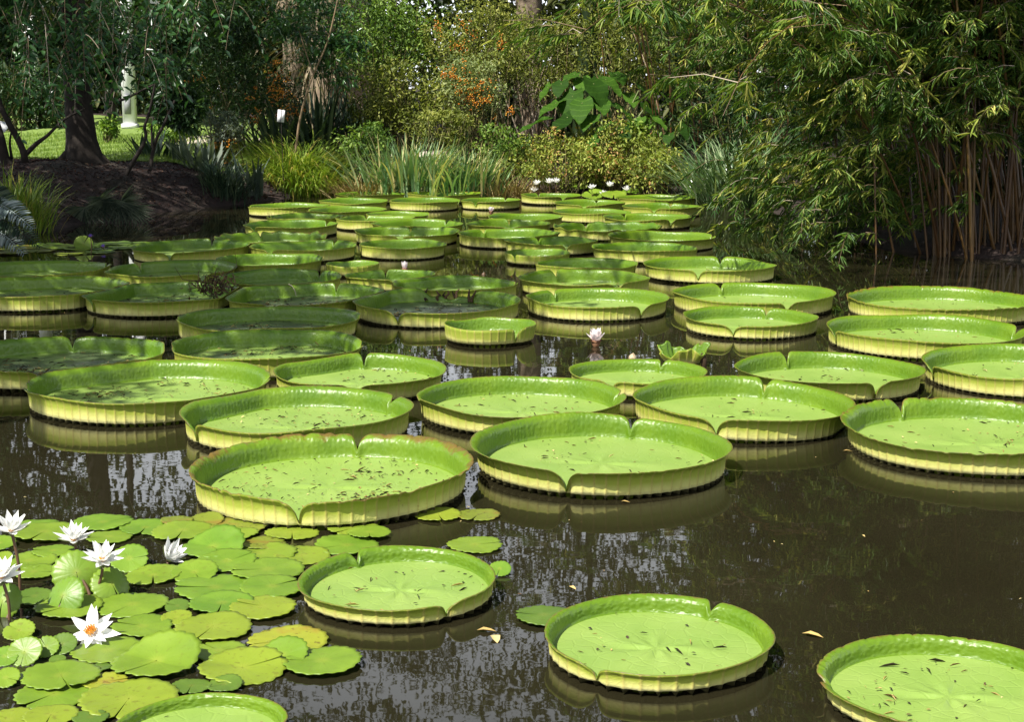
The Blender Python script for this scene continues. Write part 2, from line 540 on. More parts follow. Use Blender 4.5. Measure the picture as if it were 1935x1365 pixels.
    translucent(nt, b, mixc(nt, 1.0, base, (.9, 1.25, .18), 'MULTIPLY'), .10)
    MAT['rim_out'] = m
    # ---- floor
    m, nt, b = newmat('pad_floor')
    oi = nd(nt, 'ShaderNodeObjectInfo')
    oc = nd(nt, 'ShaderNodeSeparateColor', {0: oi.outputs['Color']})
    tc = nd(nt, 'ShaderNodeTexCoord')
    ns = nd(nt, 'ShaderNodeTexNoise', {'Vector': tc.outputs['Object'], 'Scale': 3.0, 'Detail': 5.0})
    nf = nd(nt, 'ShaderNodeTexNoise', {'Vector': tc.outputs['Object'], 'Scale': 34.0, 'Detail': 6.0, 'Roughness': .7})
    base = ramp(nt, ns.outputs[0], [(.25, (.145, .245, .045)), (.75, (.235, .325, .080))])
    base = mixc(nt, mth(nt, 'MULTIPLY', oc.outputs[0], .45), base, (.24, .37, .04))
    vo = nd(nt, 'ShaderNodeTexVoronoi', {'Vector': tc.outputs['Object'], 'Scale': 17.0}, feature='DISTANCE_TO_EDGE')
    uv = nd(nt, 'ShaderNodeUVMap', uv_map='UVMap')
    sx = nd(nt, 'ShaderNodeSeparateXYZ', {0: uv.outputs[0]})
    net = mth(nt, 'SUBTRACT', 1.0, sstep(nt, vo.outputs[0], .0, .09))
    rad = mth(nt, 'POWER', mth(nt, 'ABSOLUTE', mth(nt, 'COSINE', mth(nt, 'MULTIPLY', sx.outputs[0], 11.0))), 60.0)
    rad = mth(nt, 'MULTIPLY', rad, .3)
    base = mixc(nt, mth(nt, 'MULTIPLY', mth(nt, 'MAXIMUM', net, rad), .06), base, (.27, .38, .10))
    sp_ = sstep(nt, nf.outputs[0], .63, .70)
    base = mixc(nt, mth(nt, 'MULTIPLY', sp_, mth(nt, 'MULTIPLY_ADD', oc.outputs[1], .5, .08)), base, (.12, .11, .03))
    wet = sstep(nt, mth(nt, 'ADD', ns.outputs[0], mth(nt, 'MULTIPLY_ADD', oc.outputs[2], .6, -.43)), .35, .48)
    base = mixc(nt, mth(nt, 'MULTIPLY', wet, .85), base, (.045, .060, .040))
    nt.links.new(base, b.inputs['Base Color'])
    nt.links.new(mth(nt, 'MULTIPLY_ADD', wet, -.17, .45), b.inputs['Roughness'])
    b.inputs['Specular IOR Level'].default_value = .5
    hh = mth(nt, 'ADD', mth(nt, 'MULTIPLY', mth(nt, 'MAXIMUM', net, rad), -.3), mth(nt, 'MULTIPLY', nf.outputs[0], .4))
    bp = bump(nt, b, hh, .5, .006)
    nt.links.new(mth(nt, 'MULTIPLY_ADD', wet, -.35, .5), bp.inputs['Strength'])
    translucent(nt, b, mixc(nt, 1.0, base, (1.2, 1.2, .5), 'MULTIPLY'), .08)
    MAT['floor'] = m
    # ---- small serrated pads
    m, nt, b = newmat('small_pad')
    oi = nd(nt, 'ShaderNodeObjectInfo')
    oc = nd(nt, 'ShaderNodeSeparateColor', {0: oi.outputs['Color']})
    tc = nd(nt, 'ShaderNodeTexCoord')
    uv = nd(nt, 'ShaderNodeUVMap', uv_map='UVMap')
    sx = nd(nt, 'ShaderNodeSeparateXYZ', {0: uv.outputs[0]})
    off = nd(nt, 'ShaderNodeVectorMath', {0: tc.outputs['Object'], 1: oi.outputs['Location']}, operation='ADD')
    ns = nd(nt, 'ShaderNodeTexNoise', {'Vector': off.outputs[0], 'Scale': 9.0, 'Detail': 4.0})
    nf = nd(nt, 'ShaderNodeTexNoise', {'Vector': off.outputs[0], 'Scale': 55.0, 'Detail': 3.0})
    base = ramp(nt, ns.outputs[0], [(.3, (.075, .190, .012)), (.7, (.145, .275, .024))])
    base = mixc(nt, mth(nt, 'MULTIPLY', oc.outputs[0], 1.0), base, (.33, .34, .030))
    base = mixc(nt, mth(nt, 'MULTIPLY', mth(nt, 'SUBTRACT', 1.0, sstep(nt, sx.outputs[1], .0, .30)), .35), base, (.33, .36, .05))
    spot = sstep(nt, nf.outputs[0], .60, .66)
    base = mixc(nt, mth(nt, 'MULTIPLY', spot, mth(nt, 'MULTIPLY_ADD', oc.outputs[1], .8, .12)), base, (.10, .06, .015))
    base = mixc(nt, mth(nt, 'MULTIPLY', sstep(nt, mth(nt, 'MULTIPLY', ns.outputs[0], oc.outputs[1]), .40, .55), .8), base, (.30, .17, .03))
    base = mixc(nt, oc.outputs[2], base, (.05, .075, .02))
    nt.links.new(base, b.inputs['Base Color'])
    b.inputs['Roughness'].default_value = .42
    b.inputs['Specular IOR Level'].default_value = .5
    rad = mth(nt, 'POWER', mth(nt, 'ABSOLUTE', mth(nt, 'COSINE', mth(nt, 'MULTIPLY', sx.outputs[0], 8.0))), 8.0)
    bump(nt, b, mth(nt, 'ADD', mth(nt, 'MULTIPLY', rad, -.15), mth(nt, 'MULTIPLY', nf.outputs[0], .6)), .35, .004)
    translucent(nt, b, mixc(nt, 1.0, base, (1.4, 1.3, .4), 'MULTIPLY'), .25)
    MAT['small_pad'] = m
    # ---- petals
    m, nt, b = newmat('petal_white')
    b.inputs['Base Color'].default_value = (.82, .82, .80, 1)
    b.inputs['Roughness'].default_value = .5
    translucent(nt, b, (.85, .85, .78), .3)
    MAT['petal'] = m
    m, nt, b = newmat('petal_pink')
    uv = nd(nt, 'ShaderNodeUVMap', uv_map='UVMap')
    sx = nd(nt, 'ShaderNodeSeparateXYZ', {0: uv.outputs[0]})
    c = ramp(nt, sx.outputs[1], [(0, (.50, .25, .22)), (.4, (.80, .68, .66)), (1, (.84, .80, .78))])
    nt.links.new(c, b.inputs['Base Color'])
    translucent(nt, b, (.85, .75, .70), .25)
    MAT['petal_pink'] = m
    m, nt, b = newmat('petal_violet')
    b.inputs['Base Color'].default_value = (.20, .11, .55, 1)
    translucent(nt, b, (.3, .2, .7), .25)
    MAT['petal_violet'] = m
    m, nt, b = newmat('stamen_yellow')
    b.inputs['Base Color'].default_value = (.80, .36, .02, 1)
    MAT['stamen'] = m
    m, nt, b = newmat('sepal_green')
    b.inputs['Base Color'].default_value = (.12, .15, .04, 1)
    MAT['sepal'] = m
    m, nt, b = newmat('sepal_brown')
    b.inputs['Base Color'].default_value = (.20, .10, .05, 1)
    MAT['sepal_brown'] = m
    m, nt, b = newmat('bud_skin')
    tc = nd(nt, 'ShaderNodeTexCoord')
    n1 = nd(nt, 'ShaderNodeTexNoise', {'Vector': tc.outputs['Object'], 'Scale': 40.0, 'Detail': 3.0})
    nt.links.new(ramp(nt, n1.outputs[0], [(.3, (.25, .17, .10)), (.7, (.52, .44, .28))]), b.inputs['Base Color'])
    MAT['bud'] = m
    m, nt, b = newmat('peduncle')
    b.inputs['Base Color'].default_value = (.10, .055, .025, 1)
    MAT['peduncle'] = m


pad_mats()
MAT['water'] = water_mat()
MAT['ground'] = ground_mat()
MAT['lawn'] = lawn_mat()
MAT['path'] = path_mat()

# ------------------------------------------------------------------ the setting: ground, water, lawn, path
POND = np.array([(-11, 1.0), (-10.5, 5), (-9.6, 9), (-8.4, 12.5), (-6.9, 15.0)] +
                [tuple(P(x, y)[:2]) for x, y in ((0, 465), (70, 442), (205, 411), (330, 398), (470, 384), (565, 370), (700, 365), (820, 362), (1000, 361), (1260, 370), (1440, 392), (1560, 436), (1700, 476), (1935, 494))] +
                [(7.5, 14), (10.5, 12), (11, 6), (10, 1.0), (4, 0.7), (0, 0.8), (-5, 0.7)])


def sdist(X, Y):
    X, Y = np.asarray(X, float), np.asarray(Y, float)
    """distance to the shoreline, negative in the pond"""
    p = np.stack([X, Y], -1)
    best = np.full(X.shape, 1e9)
    ins = np.zeros(X.shape, bool)
    n = len(POND)
    for i in range(n):
        a, b = POND[i], POND[(i + 1) % n]
        ab = b - a
        t = np.clip(((p - a) @ ab) / (ab @ ab), 0, 1)
        best = np.minimum(best, np.linalg.norm(p - a - t[..., None] * ab, axis=-1))
        cr = (a[1] > Y) != (b[1] > Y)
        with np.errstate(divide='ignore', invalid='ignore'):
            xi = (b[0] - a[0]) * (Y - a[1]) / (b[1] - a[1] + 1e-12) + a[0]
        ins ^= cr & (X < xi)
    return np.where(ins, -best, best)


def gz(X, Y):
    X, Y = np.asarray(X, float), np.asarray(Y, float)
    d = sdist(X, Y)
    amp = 0.30 + 0.25 / (1 + np.exp((X + 3.4) * 1.6))
    wob = 0.03 * np.sin(X * 2.3 + Y * 1.1) + 0.02 * np.sin(X * 5.1 - Y * 3.7) + .012 * np.sin(X * 11 + 2 * Y) * np.cos(Y * 9)
    out = 0.02 + amp * (1 - np.exp(-np.maximum(d, 0) / 0.8)) + wob * np.clip(d * 1.5, 0, 1)
    mound = 0.16 * np.exp(-(((X + 6.4) / 1.4) ** 2 + ((Y - 22.9) / 1.2) ** 2))
    out = out + .020 * np.clip(Y - 24.5, 0, 25) * np.clip((-2.5 - X) / 1.5, 0, 1)
    return np.where(d < 0, np.maximum(-0.9, d * 0.6) + 0.02, out + mound)


def gz1(x, y):
    return float(gz(np.array([x]), np.array([y]))[0])


def grid_obj(name, xs, ys, zf, mat, keep=None):
    X, Y = np.meshgrid(xs, ys, indexing='ij')
    Z = zf(X, Y)
    nx, ny = X.shape
    i, j = np.meshgrid(np.arange(nx - 1), np.arange(ny - 1), indexing='ij')
    Fq = np.stack([i * ny + j, (i + 1) * ny + j, (i + 1) * ny + j + 1, i * ny + j + 1], -1).reshape(-1, 4)
    if keep is not None:
        k = keep(X, Y).ravel()
        Fq = Fq[k[Fq].all(1)]
        used = np.unique(Fq)
        mp = np.zeros(nx * ny, int)
        mp[used] = np.arange(len(used))
        V = np.stack([X, Y, Z], -1).reshape(-1, 3)[used]
        return mk(name, V, mp[Fq], mat)
    return mk(name, np.stack([X, Y, Z], -1).reshape(-1, 3), Fq, mat)


far = np.array([16, 20, 26, 35, 50, 80, 140, 300, 700.])
xs = np.concatenate([-far[::-1] - 1, np.arange(-16, 16, .25), far])
ys = np.concatenate([-far[::-1] - 4, np.arange(-16, 0, .8), np.arange(0, 44, .25), far[2:] + 20])
tag(grid_obj('ground', xs, ys, gz, MAT['ground']), kind='structure')
mk('pond_water', [(-13, .1, 0), (13, .1, 0), (13, 27, 0), (-13, 27, 0)], [[0, 1, 2, 3]], MAT['water'])
tag(bpy.data.objects['pond_water'], kind='structure')


def lawn_keep(X, Y):
    return (Y > 23.7 + .12 * np.sin(X * 4) + np.clip(X + 6.9, 0, 3) * .45) & (X < -3.0 + .2 * np.sin(Y * 2)) & (Y < 43)


tag(grid_obj('lawn', np.arange(-18, -2.6, .16), np.arange(23.0, 43, .16), lambda X, Y: gz(X, Y) + .012, MAT['lawn'], lawn_keep), kind='structure')
pc = P(395, 283, .52)
tag(grid_obj('path', np.arange(-8, -1, .12), np.arange(24, 34, .12), lambda X, Y: gz(X, Y) + .022, MAT['path'],
             lambda X, Y: (np.abs(Y - pc[1] - .28 * (X - pc[0]) - .1) < 1.1) & (X > pc[0] - .55)), kind='structure')
mb = MB()
n = 42000
X, Y = rng.uniform(-11, -3.0, n), rng.uniform(23.5, 33, n)
k = lawn_keep(X, Y)
X, Y = X[k], Y[k]
n = len(X)
blades(mb, np.stack([X, Y, gz(X, Y)], -1), rng.uniform(0, 6.28, n), rng.uniform(0, .5, n), rng.uniform(0, .8, n), rng.uniform(.04, .09, n), np.full(n, .009), 2)
tag(mb.build('lawn_grass', MAT['lawn_blade']), 'short mown sunlit grass beyond the dark mulch bank', 'grass', kind='stuff')
mb = MB()
n = 30000
X, Y = rng.uniform(-9, -2.4, n), rng.uniform(16, 25.5, n)
d = sdist(X, Y)
k = (d > .02) & (~lawn_keep(X, Y))
X, Y = X[k], Y[k]
n = len(X)
add_leaves(mb, np.stack([X, Y, gz(X, Y) + .008], -1), rdir(n) * [1, 1, .25], np.array([0, 0, 1]) + rdir(n) * .5, rng.uniform(.02, .06, n), .4, rng.random(n) ** 1.6)
tag(mb.build('mulch_chips', MAT['mulch_chip']), 'dark reddish bark mulch and fallen leaves on the pond bank', 'mulch', kind='stuff')

# ------------------------------------------------------------------ giant lily pads
# xl, xr, y of the far rim's top, pixel x of the notch in the far rim (None: notch at the side), flags, label
GP = [
 (205, 543, 1309, None, dict(t=.3), 'giant pad cut off by the bottom edge, behind it the small serrated pads'),
 (565, 945, 1033, 650, dict(t=.2, d=13), 'giant round pad next to the cluster of small serrated pads, notched toward the open water'),
 (1020, 1462, 1122, 1375, dict(t=.15, d=9), 'clean bright giant pad alone on open water in front, with two rim notches'),
 (1550, 2040, 1197, None, dict(t=.2, w=.42, d=20), 'giant pad with brown flecked rim in the lower right corner'),
 (350, 898, 815, 652, dict(t=.6, w=.55, d=150), 'giant pad with ragged brown-edged rim and deep front notch, strewn with debris'),
 (885, 1387, 780, 1215, dict(t=.2, w=.18, d=28), 'large clean giant pad with wide front notch, touching the brown-edged ragged pad'),
 (1593, 2107, 748, 1750, dict(t=.3, w=.45, d=60), 'giant pad with rusty streaks along its far rim, at right edge'),
 (1190, 1612, 712, 1480, dict(t=.25, d=36), 'giant pad with bright cream ribbed wall standing behind the large clean pad'),
 (782, 1183, 708, None, dict(t=.15, d=34), 'giant pad with unbroken bright far rim, facing the open water with the white bloom'),
 (342, 783, 728, 742, dict(t=.2, d=90), 'giant pad directly behind the ragged brown-edged pad, its rim split near its right end'),
 (50, 510, 678, None, dict(t=.1, d=110, b=.25), 'debris-strewn giant pad with torn cream wall mirrored in water, split right end'),
 (512, 847, 668, 672, dict(t=.2, d=24), 'giant pad with sharp notch mid far rim, in front of the small high-walled young pad'),
 (1070, 1338, 677, 1265, dict(t=.3, d=8), 'medium giant pad just in front of the crumpled unfolding leaf'),
 (1385, 1745, 662, 1510, dict(t=.2, d=30), 'giant pad with brown-stained front notch and white glare on its far rim'),
 (1747, 2117, 652, None, dict(t=.25, d=34), 'giant pad cut off by the right edge, directly behind the pad with rusty streaks'),
 (1562, 1932, 592, None, dict(t=.2, d=34), 'giant pad with folded pointed left lip, behind the pad with the brown-stained notch'),
 (1597, 1965, 538, None, dict(t=.3, w=.5, d=26), 'giant pad with tattered brown rim edge nearest the dark water under the bamboo'),
 (1288, 1548, 578, 1470, dict(t=.15, d=4), 'medium giant pad with deep front notch and pale netted wall mirrored in the water'),
 (1265, 1580, 532, 1380, dict(t=.2, d=24), 'giant pad with dimpled far rim directly behind the deeply notched netted pad'),
 (988, 1265, 543, 1045, dict(t=.15, d=14), 'giant pad with bright ribbed wall standing directly behind the large white bloom'),
 (1213, 1468, 484, 1378, dict(t=.3, d=22), 'giant pad with outward-flared right lip against the dark water under the bamboo'),
 (980, 1232, 508, 1050, dict(t=.25, d=50), 'giant pad with white glare along its far rim, behind the pad behind the white bloom'),
 (662, 988, 545, None, dict(t=.1, d=160, b=.85, fn=758, dead=1), 'giant pad with torn brown far rim, flooded grey floor and front notch'),
 (330, 678, 575, None, dict(t=0, d=120, b=.6), 'shaded giant pad with half-flooded floor, behind the dappled long-rimmed pad'),
 (317, 690, 620, None, dict(t=.1, d=130, b=.45), 'dappled giant pad with long smooth far rim, right behind the sunlit pad with notch'),
 (-95, 317, 632, 80, dict(t=.15, w=.3, d=190, b=.65), 'giant pad with debris-blackened floor at the left edge, notched far rim'),
 (158, 455, 532, None, dict(t=.05, d=70, b=.5, fn=195), 'giant pad with a rounded left lip and a dead brown tangle over its rim'),
 (-90, 243, 520, None, dict(t=.5, w=.45, d=50, b=.5), 'yellowing giant pad with torn front wall at the left edge'),
 (-80, 210, 490, 187, dict(t=.2, d=20, b=.2), 'giant pad with a sunlit split tip, facing the small floating pads by the bank'),
 (195, 447, 492, 237, dict(t=.05, d=40, b=.4), 'shaded giant pad with a pale lobe before its notch, behind the pad with dead tangle'),
 (250, 475, 452, 382, dict(t=.1, d=20, b=.3), 'giant pad with pale grey left rim nearest the violet water lilies'),
 (405, 622, 437, 474, dict(t=.4, w=.5, wavy=1), 'giant pad with scalloped brown-edged far rim, last in front of the shaded bank'),
 (468, 677, 453, 625, dict(t=.1), 'giant pad with dappled rim directly in front of the scalloped brown-edged pad'),
 (404, 611, 478, None, dict(t=0), 'dark shaded giant pad just behind the pad with one bright sun fleck and end notch'),
 (403, 652, 508, 596, dict(t=.05), 'giant pad with one bright sun fleck on its far rim and an end notch'),
 (650, 826, 508, 721, dict(t=.1), 'shaded giant pad with double-humped rim right in front of the pale pink closing bloom'),
 (425, 732, 534, 623, dict(t=.05, d=120, b=.7), 'flooded giant pad with one drooping twig across its rim'),
 (743, 982, 520, None, dict(t=.1), 'giant pad with long even rim just behind the torn brown-rimmed flooded pad'),
 (676, 844, 452, None, dict(t=.1), 'giant pad with long glossy rim and cream foot behind the pale pink closing bloom'),
 (665, 869, 427, 771, dict(t=.15), 'giant pad with a shallow dip mid rim, right behind the glossy cream-footed pad'),
 (861, 1058, 431, 910, dict(t=0), 'shaded giant pad with bright cream wall above the orange berry reflection'),
 (951, 1131, 445, 1013, dict(t=.1), 'shaded giant pad overlapping the small notched young pad in front'),
 (1009, 1205, 486, None, dict(t=.1), 'dark green giant pad with a sunlit right end, behind the glare-rimmed pad'),
 (1118, 1322, 456, None, dict(t=.1), 'giant pad with curled left tip directly behind the flared-lip pad'),
 (1145, 1353, 435, None, dict(t=.35), 'giant pad with upturned yellow right end, against the dark bank water'),
 (1042, 1250, 418, 1109, dict(t=.05, wavy=1), 'shaded giant pad whose rim breaks into three lobes'),
 (1139, 1308, 402, 1182, dict(t=.4), 'giant pad in front of the hanging bamboo spray, directly behind the three-lobed pad'),
 (921, 1064, 403, None, dict(t=.3), 'giant pad with crinkled yellow right end in front of the pale pad with pinkish flower'),
 (880, 1044, 414, 962, dict(t=.2), 'thin-rimmed giant pad in two segments with pointed right end'),
 (701, 880, 414, 844, dict(t=.3), 'giant pad with a separate bright yellow end lobe at its notch'),
 (1043, 1194, 393, None, dict(t=.2), 'giant pad with sunny cream front wall behind the shaded three-lobed pad'),
 (1175, 1328, 383, 1275, dict(t=.2), 'giant pad with a nick in its rim beneath the hanging bamboo spray'),
 (1047, 1184, 377, 1131, dict(t=.35), 'bright giant pad with white glare just in front of the far white blossoms'),
 (1162, 1318, 367, None, dict(t=.6), 'long pale yellow-green giant pad along the far bank under the bamboo'),
 (982, 1098, 364, 1017, dict(t=.3), 'bright two-lobed giant pad below the far group of white blossoms'),
 (870, 985, 373, 957, dict(t=.25), 'bright giant pad directly behind the small pinkish flower'),
 (734, 870, 373, None, dict(t=.25), 'giant pad with bright straight rim and cream foot below the iris clump'),
 (765, 909, 360, 838, dict(t=.8, w=.5), 'giant pad with yellowed brown-speckled rim against the iris clump'),
 (633, 768, 361, 733, dict(t=.1, w=.2), 'dull green giant pad at the far bank between grass tussock and iris clump'),
 (600, 733, 374, None, dict(t=.2), 'low giant pad left of the bright straight-rimmed cream-footed pad'),
 (468, 625, 382, None, dict(t=.2, w=.3), 'giant pad with ragged edge right in front of the drooping grass tussock'),
 (581, 733, 389, None, dict(t=.35), 'giant pad with a white glint on its straight rim, third row from the far bank'),
 (502, 657, 402, None, dict(t=.15), 'giant pad between the tussock-side ragged pad and the holed pad'),
 (461, 641, 415, 615, dict(t=.15), 'giant pad with a small hole in its far rim, near the shaded bank'),
 (629, 784, 405, 685, dict(t=.5), 'sunny yellow-green giant pad with notch, center of the far raft'),
 (690, 812, 399, None, dict(t=.5), 'sunny giant pad mostly hidden behind the notched yellow-green pad'),
]
YOUNG = [
 (836, 1013, 598, None, 'small young giant pad with tall upright netted wall in open water', .125, 980),
 (617, 718, 492, None, 'small young pad with straw-coloured wall beside the pale pink closing bloom', .11, None),
 (951, 1077, 470, None, 'small young pad with front notch among shaded giant pads', .11, 968),
]
FLOOR_Z = .022
RIM_RATIO = (0.150, 0.180, .235)            # near pads are younger and lower-walled


def solve_pad(xl, xr, yb, h):
    hw, xm = (xr - xl) / 2, (xl + xr) / 2
    ym = yb + hw * .2
    for _ in range(40):
        c = P(xm, ym, h)
        w = proj(c)[2]
        R = hw * w / F
        ym += (yb - proj((c[0], c[1] + R, h))[1]) * .7
    return c[0], c[1], R


pads = []
for k, row in enumerate(GP):
    h_ = .1
    for _ in range(4):
        cx, cy, R = solve_pad(row[0], row[1], row[2], h_)
        h_ = min(.132, FLOOR_Z + R * RIM_RATIO[0 if k < 4 else (2 if cy > 13 else 1)])
    pads.append(dict(c=np.array([cx, cy]), R=R, row=row, h=h_, young=False))
for row in YOUNG:
    cx, cy, R = solve_pad(row[0], row[1], row[2], row[5])
    pads.append(dict(c=np.array([cx, cy]), R=R, row=row, h=row[5], young=True))


def pad_radius(i, th):
    """the pads press against each other: each keeps to its side of the common chord"""
    p = pads[i]
    r = np.full(len(th), p['R'])
    for j, q in enumerate(pads):
        if j == i:
            continue
        dv = q['c'] - p['c']
        D = np.linalg.norm(dv)
        if D >= p['R'] + q['R']:
            continue
        a = (D * D + p['R'] ** 2 - q['R'] ** 2) / (2 * D) - .004
        a = max(a, p['R'] * .35)
        cs = np.cos(th - math.atan2(dv[1], dv[0]))
        lim = np.where(cs > .05, a / np.maximum(cs, .05), 9)
        r = np.minimum(r, lim)
    k = np.exp(-np.linspace(-2, 2, 2 * (len(th) // 60) + 1) ** 2)
    k /= k.sum()
    m = len(k) // 2
    rs = np.convolve(np.concatenate([r[-m:], r, r[:m]]), k, 'valid')
    return np.minimum(rs, r + .004)


litter = MB()


def build_pad(i):
    p = pads[i]
    row, R, c, h = p['row'], p['R'], p['c'], p['h']
    fl = {} if p['young'] else row[4]
    label = row[4] if p['young'] else row[5]
    dist = c[1]
    pr = np.random.default_rng(100 + i)
    ribs = max(24, round(2 * math.pi * R / .055))
    n = ribs * (8 if dist < 13 else 4)
    th = np.arange(n) * 2 * math.pi / n
    Rt = pad_radius(i, th)
    xm, hw = (row[0] + row[1]) / 2, (row[1] - row[0]) / 2
    notch = []
    if p['young']:
        if row[6]:
            notch.append(-math.acos(np.clip((row[6] - xm) / hw, -1, 1)))
    elif row[3] is not None:
        a = math.acos(np.clip((row[3] - xm) / hw, -.97, .97))
        notch += [a, a + math.pi]
    elif fl.get('fn'):
        notch.append(-math.acos(np.clip((fl['fn'] - xm) / hw, -.97, .97)))
    else:
        a = pr.uniform(-.22, .22) + (math.pi if pr.random() < .5 else 0)
        notch += [a, a + math.pi]
    fac = np.ones(n)
    inw = np.zeros(n)
    for a in notch:
        d = np.abs((th - a + math.pi) % (2 * math.pi) - math.pi) * R
        back = math.sin(a) > .15
        wn_ = (.045 + .03 * pr.random() if back else .08 + .05 * pr.random()) * min(1, R / .55)
        t = np.clip((d - .003) / wn_, 0, 1)
        lo_ = (.15 + .25 * pr.random()) if back else .08
        fac *= lo_ + (1 - lo_) * np.sqrt(1 - (1 - t) ** 2.4)
        inw = np.maximum(inw, .016 * np.exp(-(d / .02) ** 2))
    ph = pr.random(8) * 6.28
    wav = sum(.018 * np.sin((k + 2) * th + ph[k]) / (1 + k * .4) for k in range(5))
    fac = fac * (1 + wav * 2.2)
    if fl.get('wavy'):
        fac *= 1 + .13 * np.sin(13 * th + ph[5]) * np.sin(3 * th + ph[6])
    rag = np.interp(th, np.linspace(0, 6.2832, 161), np.append(pr.random(160), .5))
    fac *= 1 - (.05 + .30 * fl.get('w', 0)) * np.clip(rag - (.70 - .2 * fl.get('w', 0)), 0, 1)
    if fl.get('dead'):
        d = np.abs((th - 1.45 + math.pi) % (2 * math.pi) - math.pi)
        fac *= 1 - .85 * np.exp(-(d / .33) ** 4) * (.80 + .15 * np.sin(th * 23))
    fac = np.clip(fac, .06, 1.25)
    if p['young']:
        prof = [(0, 0), (.012, .004), (.020, .03), (.024, .06), (.030, .088), (.038, .108)]
    else:
        prof = [(0, 0), (.006, .003), (.010, .018), (.012, .040), (.014, .060), (.019, .076), (.034, .0875), (.056, .0965)]
    sc_ = min(1.0, R / .62) * (.85 if dist > 9 else 1)
    prof = [(a_ * sc_, b_) for a_, b_ in prof] if not p['young'] else prof
    flr = prof[-1][0]
    tilt = .9 + .25 * np.sin(th + ph[7])
    Rf = Rt * (1 + .010 * np.sin(3 * th + ph[0]) + .010 * np.sin(2 * th + ph[3]) + .006 * np.sin(5 * th + ph[4]) - .012) - flr - inw
    zf = FLOOR_Z
    hs = (h - zf) / prof[-1][1]
    K = len(prof)
    rows_r, rows_z, vv = [], [], []
    lob = .0012 * np.sin(th * ribs) ** 2                      # quilting between ribs on the inner wall
    for k, (ro, z) in enumerate(prof):
        mid = math.sin(math.pi * min(1, k / (K - 1)))
        rows_r.append(Rf + ro * np.clip(fac, .7, 1) * tilt + lob * mid)
        rows_z.append(zf + z * hs * fac)
        vv.append(k / (K - 1))
    ribw = np.abs(np.cos(th * ribs / 2)) ** 10
    for k in range(K - 1, -1, -1):
        ro, z = prof[k]
        tk = .003 if k == K - 1 else .007
        rows_r.append(Rf + ro * np.clip(fac, .7, 1) * tilt + tk + .0045 * ribw * (1 - .8 * k / (K - 1)))
        rows_z.append(zf + z * hs * fac - (.0015 if k == K - 1 else .004))
        vv.append(k / (K - 1))
    scal = .017 * (1 - ribw)                                  # scalloped foot between the ribs
    rows_r.append(Rf + (.006 + .010 * ribw) * min(1, R / .5))
    rows_z.append(.004 + scal)
    vv.append(0)
    rows_r.append(Rf - .05)
    rows_z.append(np.full(n, .012) - .03 * ribw)
    vv.append(0)
    m = len(rows_r)
    V = np.stack([np.stack([r * np.cos(th), r * np.sin(th), z], -1) for r, z in zip(rows_r, rows_z)], 0)
    V = np.concatenate([V, V[:, :1]], 1)                      # seam column for the uv
    nc = n + 1
    uu = np.linspace(0, ribs * .055, nc)
    UV = np.stack([np.broadcast_to(uu, (m, nc)), np.broadcast_to(np.array(vv)[:, None], (m, nc))], -1)
    a, b = np.meshgrid(np.arange(m - 1), np.arange(nc - 1), indexing='ij')
    Fq = np.stack([a * nc + b, (a + 1) * nc + b, (a + 1) * nc + b + 1, a * nc + b + 1], -1).reshape(-1, 4)
    mi = np.repeat((np.arange(m - 1) >= K).astype(int), nc - 1)
    root = thing('giant_lily_pad', (c[0], c[1], 0), label, 'lily pad', 'giant round lily pads with upturned rims on the pond')
    root.rotation_euler = (pr.normal() * .008, pr.normal() * .008, 0)
    colr = (min(1, fl.get('t', .2) + .3 * pr.random()), fl.get('w', .06 + .30 * pr.random() ** 2), fl.get('b', 0.0), 1)
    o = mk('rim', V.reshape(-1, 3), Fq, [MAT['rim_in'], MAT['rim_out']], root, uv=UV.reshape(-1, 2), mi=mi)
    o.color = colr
    # floor
    st = max(1, n // 96)
    fr = [.12, .3, .5, .68, .82, .92, .97, 1.0]
    t2 = th
    xy = [np.zeros((1, 3))]
    uvf = [np.zeros((1, 2))]
    for f in fr:
        rr = Rf * f
        z = zf + (.004 * np.sin(6 * rr / R + 5 * th) + .003 * np.sin(9 * th * 1 + 7 * f)) * (1 - f) + .0006
        xy.append(np.stack([rr * np.cos(th), rr * np.sin(th), z - .0006 * f], -1))
        uvf.append(np.stack([th, np.full(n, f)], -1))
    V = np.concatenate(xy)
    V[0, 2] = zf
    b = np.arange(n)
    tri = np.stack([np.zeros(n, int), 1 + b, 1 + (b + 1) % n], -1)
    qs = []
    for k in range(len(fr) - 1):
        s0, s1 = 1 + k * n, 1 + (k + 1) * n
        qs.append(np.stack([s0 + b, s1 + b, s1 + (b + 1) % n, s0 + (b + 1) % n], -1))
    o = mk('leaf_floor', V, [tri, np.vstack(qs)], MAT['floor'], root, uv=np.concatenate(uvf))
    o.color = colr
    # litter lying on it
    nl = int(fl.get('d', 6) * 3.4)
    if nl:
        a = pr.random(nl) * 6.28
        rq = np.sqrt(pr.random(nl))
        cl = pr.random(nl) < .45
        dr_ = pr.integers(0, 5, nl)
        ca_, cr_ = pr.random(5) * 6.28, pr.uniform(.25, .95, 5)
        a = np.where(cl, ca_[dr_] + pr.normal(size=nl) * .28, a)
        rq = np.where(cl, np.clip(cr_[dr_] + pr.normal(size=nl) * .10, 0, 1), rq)
        a = a % 6.28
        rr = rq * np.interp(a, th, Rf) * .97
        pos = np.stack([c[0] + rr * np.cos(a), c[1] + rr * np.sin(a), np.full(nl, zf + .006)], -1)
        tw = pr.random(nl) < .62
        dd = norm(pr.normal(size=(nl, 3)) * [1, 1, .12])
        tv = np.where(pr.random(nl) < .5, pr.random(nl) * .35, .4 + pr.random(nl) * .6)
